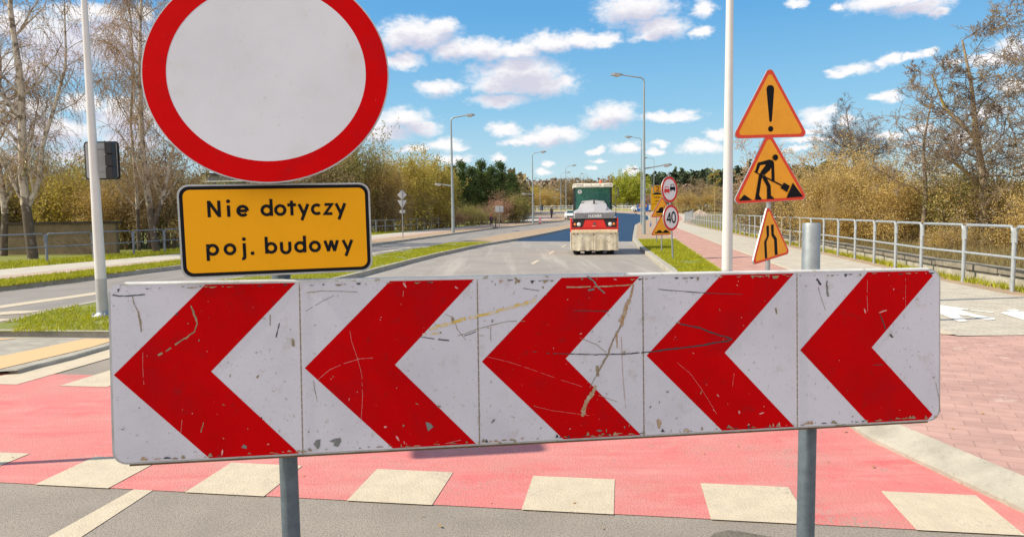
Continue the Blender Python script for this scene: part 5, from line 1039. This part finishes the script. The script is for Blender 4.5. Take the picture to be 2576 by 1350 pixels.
tr_=N(t,'ShaderNodeBsdfTransparent'); tr_.inputs[0].default_value=(.62,.88,.80,1); ms=N(t,'ShaderNodeMixShader'); ms.inputs[0].default_value=.28; t.links.new(tr_.outputs[0],ms.inputs[1]); t.links.new(b_.outputs[0],ms.inputs[2]); t.links.new(ms.outputs[0],t.nodes['Material Output'].inputs[0])
m_lens=mat('headlight_lens',(.75,.75,.72),.15); m_ind=mat('indicator_orange',(.85,.20,.01),.3)
for cx in (-.64,-.22,.20,.62):
    w=MB(); w.lathe((cx-.15,.55,.46),[(.30,0),(.43,.02),(.46,.06),(.46,.24),(.43,.28),(.30,.30)],28,axis='x'); wh=w.build('wheel',m_rubber,ro)
    w=MB(); w.lathe((cx-.152,.55,.46),[(.05,0),(.24,.001),(.26,.30),(.05,.303)],20,axis='x'); w.build('rim',m_cream,wh)
w=MB(); w.lathe((-.80,3.0,.52),[(.46,0),(.52,.01),(.52,1.59),(.46,1.6)],36,axis='x'); w.build('rear_drum',mat('drum_steel',(.3,.28,.25),.4,metal=.6),ro)
# skirt: rippled tarpaulin on front, plain on the sides
def wavy(x0,x1,z0,z1,y,amp,n=46,mz=10):
    mb=MB(); V=[]
    for j in range(mz+1):
        for i in range(n+1):
            f=i/n; x=x0+(x1-x0)*f; z=z0+(z1-z0)*j/mz; a=1-j/mz
            V.append((x,y+amp*(.3+a)*(math.sin(f*19+1.2*math.sin(f*7))+.6*math.sin(f*41+2))+(.02 if abs(x)>.8 else 0),z+.010*math.sin(f*31)*(a)))
    mb.add(V,[(j*(n+1)+i,j*(n+1)+i+1,(j+1)*(n+1)+i+1,(j+1)*(n+1)+i) for j in range(mz) for i in range(n)],0,True); return mb
tp_=wavy(-.875,.875,.175,.83,-.06,.011).build('front_skirt',m_tarp,ro)
for s_ in (-1,1):
    mb=MB(); mb.box((s_*.865,.55,.50),(.02,1.2,.66)); mb.build('side_skirt',m_tarp,ro)
sm=MB()
for x_ in (-.04,): sm.tube([(x_,-.085,.19),(x_,-.085,.82)],.006,5)
sm.build('seam',mat('seam',(.2,.17,.12),.9),tp_)
mb=MB(); mb.box((0,-.03,.875),(1.70,.10,.125),bev=.02); mb.build('skirt_bar',mat('bar_cream',(.80,.66,.42),.7,var=.2,vs=5),ro)
for x_ in (-.76,-.62,-.02,.60,.78):
    k=MB(); k.lathe((x_,-.085,.79),[(.018,0),(.018,.012)],8,axis='y'); k.build('hook',m_blk,ro)
# chassis
mb=MB(); mb.prism([(-.84,.93),(.84,.93),(.84,1.24),(.40,1.24),(.34,1.30),(-.34,1.30),(-.40,1.24),(-.84,1.24)],.0,1.9,0); mb.build('front_body',m_rr,ro)
mb=MB(); mb.prism([(-.33,1.295),(.33,1.295),(.44,1.02),(-.44,1.02)],-.05,.05,0); mb.build('bumper_shield',m_rr,ro)
for s_ in (-1,1):
    mb=MB(); mb.box((s_*.85,.8,1.10),(.045,1.7,.52),bev=.015); mb.build('side_panel',m_rr,ro)
    mb=MB(); mb.prism([(s_*.80,1.255),(s_*.36,1.28),(s_*.44,1.06),(s_*.50,1.03),(s_*.80,1.03)],-.035,.02,0); pod=mb.build('light_pod',m_blk,ro)
    hx=s_*.573; mb=MB(); mb.lathe((hx,-.060,1.14),[(.074,.0),(.080,.02),(.080,.05)],22,axis='y'); mb.build('headlight_ring',mat('chrome',(.5,.5,.5),.25,metal=.7),pod)
    mb=MB(); mb.lathe((hx,-.068,1.14),[(.02,-.012),(.050,-.006),(.064,.004),(.064,.02)],20,axis='y'); mb.build('headlight',m_lens,pod)
    mb=MB(); mb.lathe((s_*.715,-.062,1.14),[(.02,-.01),(.046,0),(.048,.04)],18,axis='y'); mb.build('indicator',m_ind,pod)
mb=MB(); mb.box((-.005,-.056,1.165),(.085,.012,.085),bev=.004); bd=mb.build('badge',m_blk,ro); mb=MB(); mb.box((-.005,-.063,1.165),(.05,.006,.012)); mb.box((-.03,-.063,1.165),(.012,.006,.06)); mb.box((.02,-.063,1.165),(.012,.006,.06)); mb.build('badge_mark',m_zinc,bd)
mb=MB(); mb.box((-.02,-.054,1.075),(.13,.008,.028)); mb.build('decal',mat('decal',(.75,.35,.28),.5),ro)
mb=MB(); mb.box((0,.3,1.315),(1.52,.5,.09)); mb.build('grille_gap',m_blk,ro)
# hood: lofted cross sections going back
secs=[(-.02,[(-.74,1.35),(-.74,1.46),(-.70,1.50),(-.45,1.56),(0,1.58),(.45,1.56),(.70,1.50),(.74,1.46),(.74,1.35)]),
(.05,[(-.745,1.35),(-.745,1.58),(-.66,1.62),(-.42,1.62),(0,1.66),(.42,1.62),(.66,1.62),(.745,1.58),(.745,1.35)]),
(.35,[(-.745,1.35),(-.745,1.60),(-.60,1.68),(-.48,1.80),(0,1.86),(.48,1.80),(.60,1.68),(.745,1.60),(.745,1.35)]),
(.75,[(-.745,1.35),(-.745,1.62),(-.56,1.70),(-.46,1.94),(0,2.0),(.46,1.94),(.56,1.70),(.745,1.62),(.745,1.35)]),
(1.25,[(-.745,1.35),(-.745,1.63),(-.55,1.72),(-.42,2.01),(0,2.06),(.42,2.01),(.55,1.72),(.745,1.63),(.745,1.35)])]
mb=MB(); V=[(x,y,z) for y,P in secs for x,z in P]; n=9
mb.add(V,[(i*n+k,i*n+k+1,(i+1)*n+k+1,(i+1)*n+k) for i in range(4) for k in range(n-1)],0,False); mb.add([V[k] for k in range(n)],[tuple(range(n))[::-1]],0); mb.build('hood',m_rg,ro)
for s_ in (-1,1):
    mb=MB(); mb.prism([(s_*.335,1.37),(s_*.72,1.37),(s_*.72,1.56),(s_*.42,1.565),(s_*.38,1.52)],-.045,-.015,0); mb.build('hood_cheek',m_rgd,ro)
mb=MB(); mb.prism([(-.33,1.37),(.33,1.37),(.36,1.55),(-.36,1.55)],-.03,-.012,0); fp=mb.build('name_panel',m_rgd,ro)
mb=MB(); text(mb,'HAMM',-.205,1.385,.115,.16,-.045,0,width=.44); mb.build('lettering',mat('letters_white',(.80,.79,.76),.5),fp)
mb=MB(); mb.tube([(.01,.50,1.86),(.01,.50,1.99),(.01,.48,2.02)],[.030,.030,.034],12); mb.lathe((.01,.50,1.88),[(.065,0),(.055,.03)],14); mb.build('exhaust',mat('exhaust_rust',(.06,.035,.025),.8),ro)
for x_ in (-.40,.44): mb=MB(); mb.tube([(x_-.07,.72,1.905),(x_-.03,.70,1.95),(x_+.05,.70,1.94),(x_+.12,.72,1.90)],.014,6); mb.build('grab_handle',m_blk,ro)
# cab
mb=MB()
for (x_,y_) in ((-.70,1.28),(.70,1.28),(-.72,2.55),(.72,2.55)): mb.tube([(x_,y_,1.35),(x_*1.01,y_,2.54)],.035,6)
for x_ in (-.70,.70):
    c=MB(); c.tube([(x_,1.28,1.2),(x_*1.0,1.30,2.54)],.036,8); c.build('cab_pillar',m_blk,ro); c=MB(); c.tube([(x_,2.55,1.2),(x_,2.5,2.54)],.036,8); c.build('cab_pillar',m_blk,ro)
mb=MB(); mb.box((0,1.285,1.93),(1.36,.012,1.2)); mb.build('windscreen',m_gl,ro)
mb=MB(); mb.box((0,2.52,1.98),(1.36,.012,1.1)); mb.build('rear_window',m_gl,ro)
for x_ in (-.705,.705): mb=MB(); mb.box((x_,1.9,1.93),(.012,1.16,1.2)); mb.build('side_window',m_gl,ro)
mb=MB(); mb.box((0,1.95,1.2),(1.5,1.5,.35)); mb.build('cab_floor',m_blk,ro)
mb=MB(); mb.box((.44,1.95,1.95),(.42,.14,.75),bev=.06,taper=.8); st=mb.build('seat',mat('seat_blue',(.03,.05,.08),.8),ro); mb=MB(); mb.box((.34,1.93,2.42),(.14,.08,.1),bev=.03); mb.build('headrest',m_blk,st); mb=MB(); mb.box((.44,1.75,1.55),(.46,.5,.14),bev=.05); mb.build('seat_cushion',MT['seat_blue'],st)
mb=MB(); mb.tube([(0,1.5,1.4),(0,1.6,1.85)],.03,8); mb.lathe((0,1.6,1.85),[(.17,0),(.19,.015),(.17,.03)],20); mb.build('steering_wheel',m_blk,ro)
mb=MB(); mb.prism([(-.74,2.53),(.74,2.53),(.765,2.60),(.74,2.685),(-.74,2.685),(-.765,2.60)],1.12,2.75,0); rf=mb.build('cab_roof',m_cream,ro)
for x_ in (-.52,-.19,.13,.52): mb=MB(); mb.box((x_,1.10,2.612),(.27,.07,.115),bev=.02); mb.build('roof_visor',m_cream,rf)
for s_ in (-1,1): mb=MB(); mb.tube([(s_*.72,1.02,2.60),(s_*.68,.98,2.635),(s_*.40,.98,2.62),(s_*.42,1.03,2.57)],.009,5); mb.build('roof_handle',m_blk,rf)
mb=MB(); mb.lathe((.30,1.35,2.685),[(.05,0),(.05,.025)],14); mb.lathe((.30,1.35,2.71),[(.048,0),(.048,.06),(.035,.085),(.01,.095)],14); mb.build('beacon',mat('beacon_orange',(.80,.13,.02),.3),rf)
mb=MB(); mb.prism(circ(.082,24,-.50,2.375),1.262,1.27,0); dk=mb.build('window_disc',m_lens,ro); mb=MB(); mb.prism([(-.515,2.33),(-.485,2.33),(-.485,2.42),(-.515,2.42)],1.255,1.26,0); mb.build('disc_mark',m_rgd,dk)
mb=MB(); mb.tube([(.80,1.15,2.60),(.865,1.1,2.60),(.87,1.1,1.45)],.012,6); mb.tube([(.74,1.2,2.5),(.80,1.15,2.60)],.012,6); mb.build('mirror_pole',mat('pole_brown',(.12,.09,.07),.7),ro)
mb=MB(); mb.tube([(.88,1.1,2.50),(.975,1.08,2.49),(.975,1.08,2.13),(.89,1.1,2.13)],.013,6); mr=mb.build('mirror_frame',m_blk,ro); mb=MB(); mb.box((.97,1.12,2.31),(.05,.02,.30),bev=.008); mb.build('mirror',m_zinc,mr)
mb=MB(); mb.tube([(.78,1.2,1.88),(.86,1.15,1.80),(.93,1.12,1.78)],.02,6); mb.build('grab_bracket',m_blk,ro)
mb=MB(); mb.prism([(-.8,.7),(.8,.7),(.8,1.25),(-.8,1.25)],2.3,3.9,0); mb.build('rear_body',m_rr,ro)

# ------------------------------------------------------------ cars
def car(name,x,y,rz,body,label,z=None):
    o=empty(name,(x,y,g(y) if z is None else z),rz,label=label,cat='car')
    P=[(-2.1,.32),(-2.15,.62),(-2.05,.82),(-1.25,.96),(-.55,1.40),(.75,1.44),(1.6,1.08),(2.05,1.0),(2.12,.62),(2.08,.32)]       # side profile: front at -x
    mb=MB(); n=len(P); V=[]
    for s_,k in ((-1,1),(1,1)):
        for (a,z_) in P: w=.86 if z_<1.0 else .66; V.append((s_*w,a,z_))
    mb.add(V,[tuple(range(n)),tuple(range(n,2*n))[::-1]]+[(i,n+i,n+(i+1)%n,(i+1)%n) for i in range(n)],0); bd=mb.build('body',body,o)
    mb=MB(); mb.add([(-.74,-1.21,.99),(.74,-1.21,.99),(.60,-.60,1.385),(-.60,-.60,1.385)],[(0,1,2,3)],0); mb.build('windscreen',mat('car_glass',(.03,.06,.06),.08),o)
    for s_ in (-1,1): mb=MB(); mb.add([(s_*.80,-1.05,1.0),(s_*.80,1.3,1.02),(s_*.68,.72,1.39),(s_*.68,-.5,1.36)],[(0,1,2,3)],0); mb.build('side_window',MT['car_glass'],o)
    for s_ in (-1,1):
        for a in (-1.35,1.35): mb=MB(); mb.lathe((s_*.80-.1,a,.33),[(.2,0),(.33,.01),(.33,.19),(.2,.2)],20,axis='x'); wh=mb.build('wheel',m_rubber,o); mb=MB(); mb.lathe((s_*.80-.105,a,.33),[(.05,0),(.2,.001),(.2,.208),(.05,.21)],14,axis='x'); mb.build('rim',m_zinc,wh)
        mb=MB(); mb.ball((s_*.62,-2.08,.70),.15,0,10,(1.2,.4,.6)); mb.build('headlight',m_lens,o); mb=MB(); mb.box((s_*.95,-.75,1.02),(.16,.1,.12),bev=.03); mb.build('mirror',body,o)
    mb=MB(); mb.box((0,-2.13,.52),(1.0,.06,.22)); mb.build('grille',m_blk,o); return o
car('parked_car',9.15,107,rad(-12),mat('car_white',(.74,.76,.76),.3),'white car on the left carriageway peeking out beside the roller')
car('parked_car',27.8,151,rad(60),mat('car_grey',(.35,.37,.39),.3),'pale grey car parked far behind the blue board',z=g(151)+.1)
# ------------------------------------------------------------ walking person
def person(x,y,h,label,coat,hair,pack=None,rz=0):
    o=empty('person',(x,y,g(y)+.12),rz,label=label,cat='person'); k=h/1.7
    J={'pel':(0,0,.93),'ch':(0,.01,1.22),'nk':(0,0,1.44),'hd':(0,-.02,1.56),'ht':(0,-.01,1.66),'shl':(-.17,0,1.38),'ell':(-.23,-.05,1.12),'wrl':(-.21,-.18,.93),'shr':(.17,0,1.38),'elr':(.24,.05,1.12),'wrr':(.22,.10,.88),'hl':(-.09,0,.88),'kl':(-.10,-.10,.50),'al':(-.10,-.02,.10),'tl':(-.10,-.17,.04),'hr':(.09,0,.88),'kr':(.10,.03,.50),'ar':(.10,.22,.13),'tr':(.10,.12,.04)}
    Ed=[('pel','ch'),('ch','nk'),('nk','hd'),('hd','ht'),('ch','shl'),('shl','ell'),('ell','wrl'),('ch','shr'),('shr','elr'),('elr','wrr'),('pel','hl'),('hl','kl'),('kl','al'),('al','tl'),('pel','hr'),('hr','kr'),('kr','ar'),('ar','tr')]
    rd={'pel':.15,'ch':.16,'nk':.055,'hd':.10,'ht':.08,'shl':.07,'shr':.07,'ell':.045,'elr':.045,'wrl':.03,'wrr':.03,'hl':.09,'hr':.09,'kl':.06,'kr':.06,'al':.04,'ar':.04,'tl':.035,'tr':.035}
    ks=list(J); me=bpy.data.meshes.new('body'); me.from_pydata([tuple(c*k for c in J[q]) for q in ks],[(ks.index(a),ks.index(b)) for a,b in Ed],[]); ob=bpy.data.objects.new('body',me); C.objects.link(ob); ob.parent=o
    md=ob.modifiers.new('skin','SKIN'); me.skin_vertices[0].data[0].use_root=True
    for i,q in enumerate(ks): me.skin_vertices[0].data[i].radius=(rd[q]*k,rd[q]*k)
    ob.modifiers.new('sub','SUBSURF').levels=1; ob.modifiers['sub'].render_levels=2; me.materials.append(mat('person_skin',(.45,.27,.19),.6))
    mb=MB(); mb.lathe((0,.005,.82*k),[(.19*k,0),(.19*k,.2*k),(.20*k,.42*k),(.19*k,.54*k),(.09*k,.64*k)],14); mb.tube([tuple(c*k for c in J[q]) for q in ('shl','ell','wrl')],[.085*k,.062*k,.05*k],8); mb.tube([tuple(c*k for c in J[q]) for q in ('shr','elr','wrr')],[.085*k,.062*k,.05*k],8); mb.build('jacket',coat,o)
    for s_ in 'lr': mb=MB(); mb.tube([tuple(c*k for c in J[q+s_]) for q in 'hka'],[.11*k,.078*k,.055*k],8); mb.build('trouser_leg',mat('trousers',(.03,.03,.04),.85),o)
    mb=MB(); mb.ball((0,.01*k,1.60*k),.125*k,0,12,(1,1.05,1.1)); mb.ball((0,.06*k,1.45*k),.11*k,0,10,(1,.7,1.5)); mb.build('hair',hair,o)
    if pack: mb=MB(); mb.box((0,.2*k,1.16*k),(.30*k,.16*k,.42*k),bev=.05*k); mb.build('backpack',pack,o)
p=at(1236,568.3,.12); person(p.x,p.y,28.8/1781.3*p.y,'red haired person in a dark checked jacket walking on the left pavement',mat('jacket',(.16,.07,.08),.8,var=.4,vs=12),mat('red_hair',(.55,.14,.03),.7),mat('backpack',(.10,.05,.08),.8),rad(165))
p=at(1390,541,.12); person(6.3,111,1.7,'tiny dark figure standing at the far bend near the pavement railing',mat('coat_dark',(.06,.045,.04),.85),mat('dark_hair',(.05,.03,.02),.8),None,rad(20))

# small things on the ground
b=at(1297,581,0); tag(MB().lathe((0,0,0),[(.33,.002),(.33,.02),(.28,.024)],24).build('manhole_cover',mat('iron',(.09,.085,.08),.7,var=.3,vs=9),None,(b.x,b.y,.003)),label='round iron manhole cover in the left carriageway before the lamp',cat='manhole cover')
R=np.random.default_rng(5); P=[]
for x,y,n in ((-3.5,3.9,8),(0,3.7,14),(2.2,4.6,16),(3.4,5.5,22),(5.5,7,20)):
    P.append(np.stack([R.normal(x,.8,n),R.normal(y,.5,n),np.full(n,.135 if x>3 else .012)],1))
P=np.concatenate(P); P[:,2]=np.where(P[:,0]>2.95,.124,.012); V,F_=leafV(P,.016,2.2,R); V[:,2]=np.repeat(P[:,2],4)+(V[:,2]-np.repeat(P[:,2],4))*.15
tag(npmesh('fallen_leaves',V,F_,mat('dry_leaf',(.45,.26,.08),.8,var=.4,vs=5)),label='scattered dry leaf bits on the crossing and pavement',cat='leaves',kind='stuff')
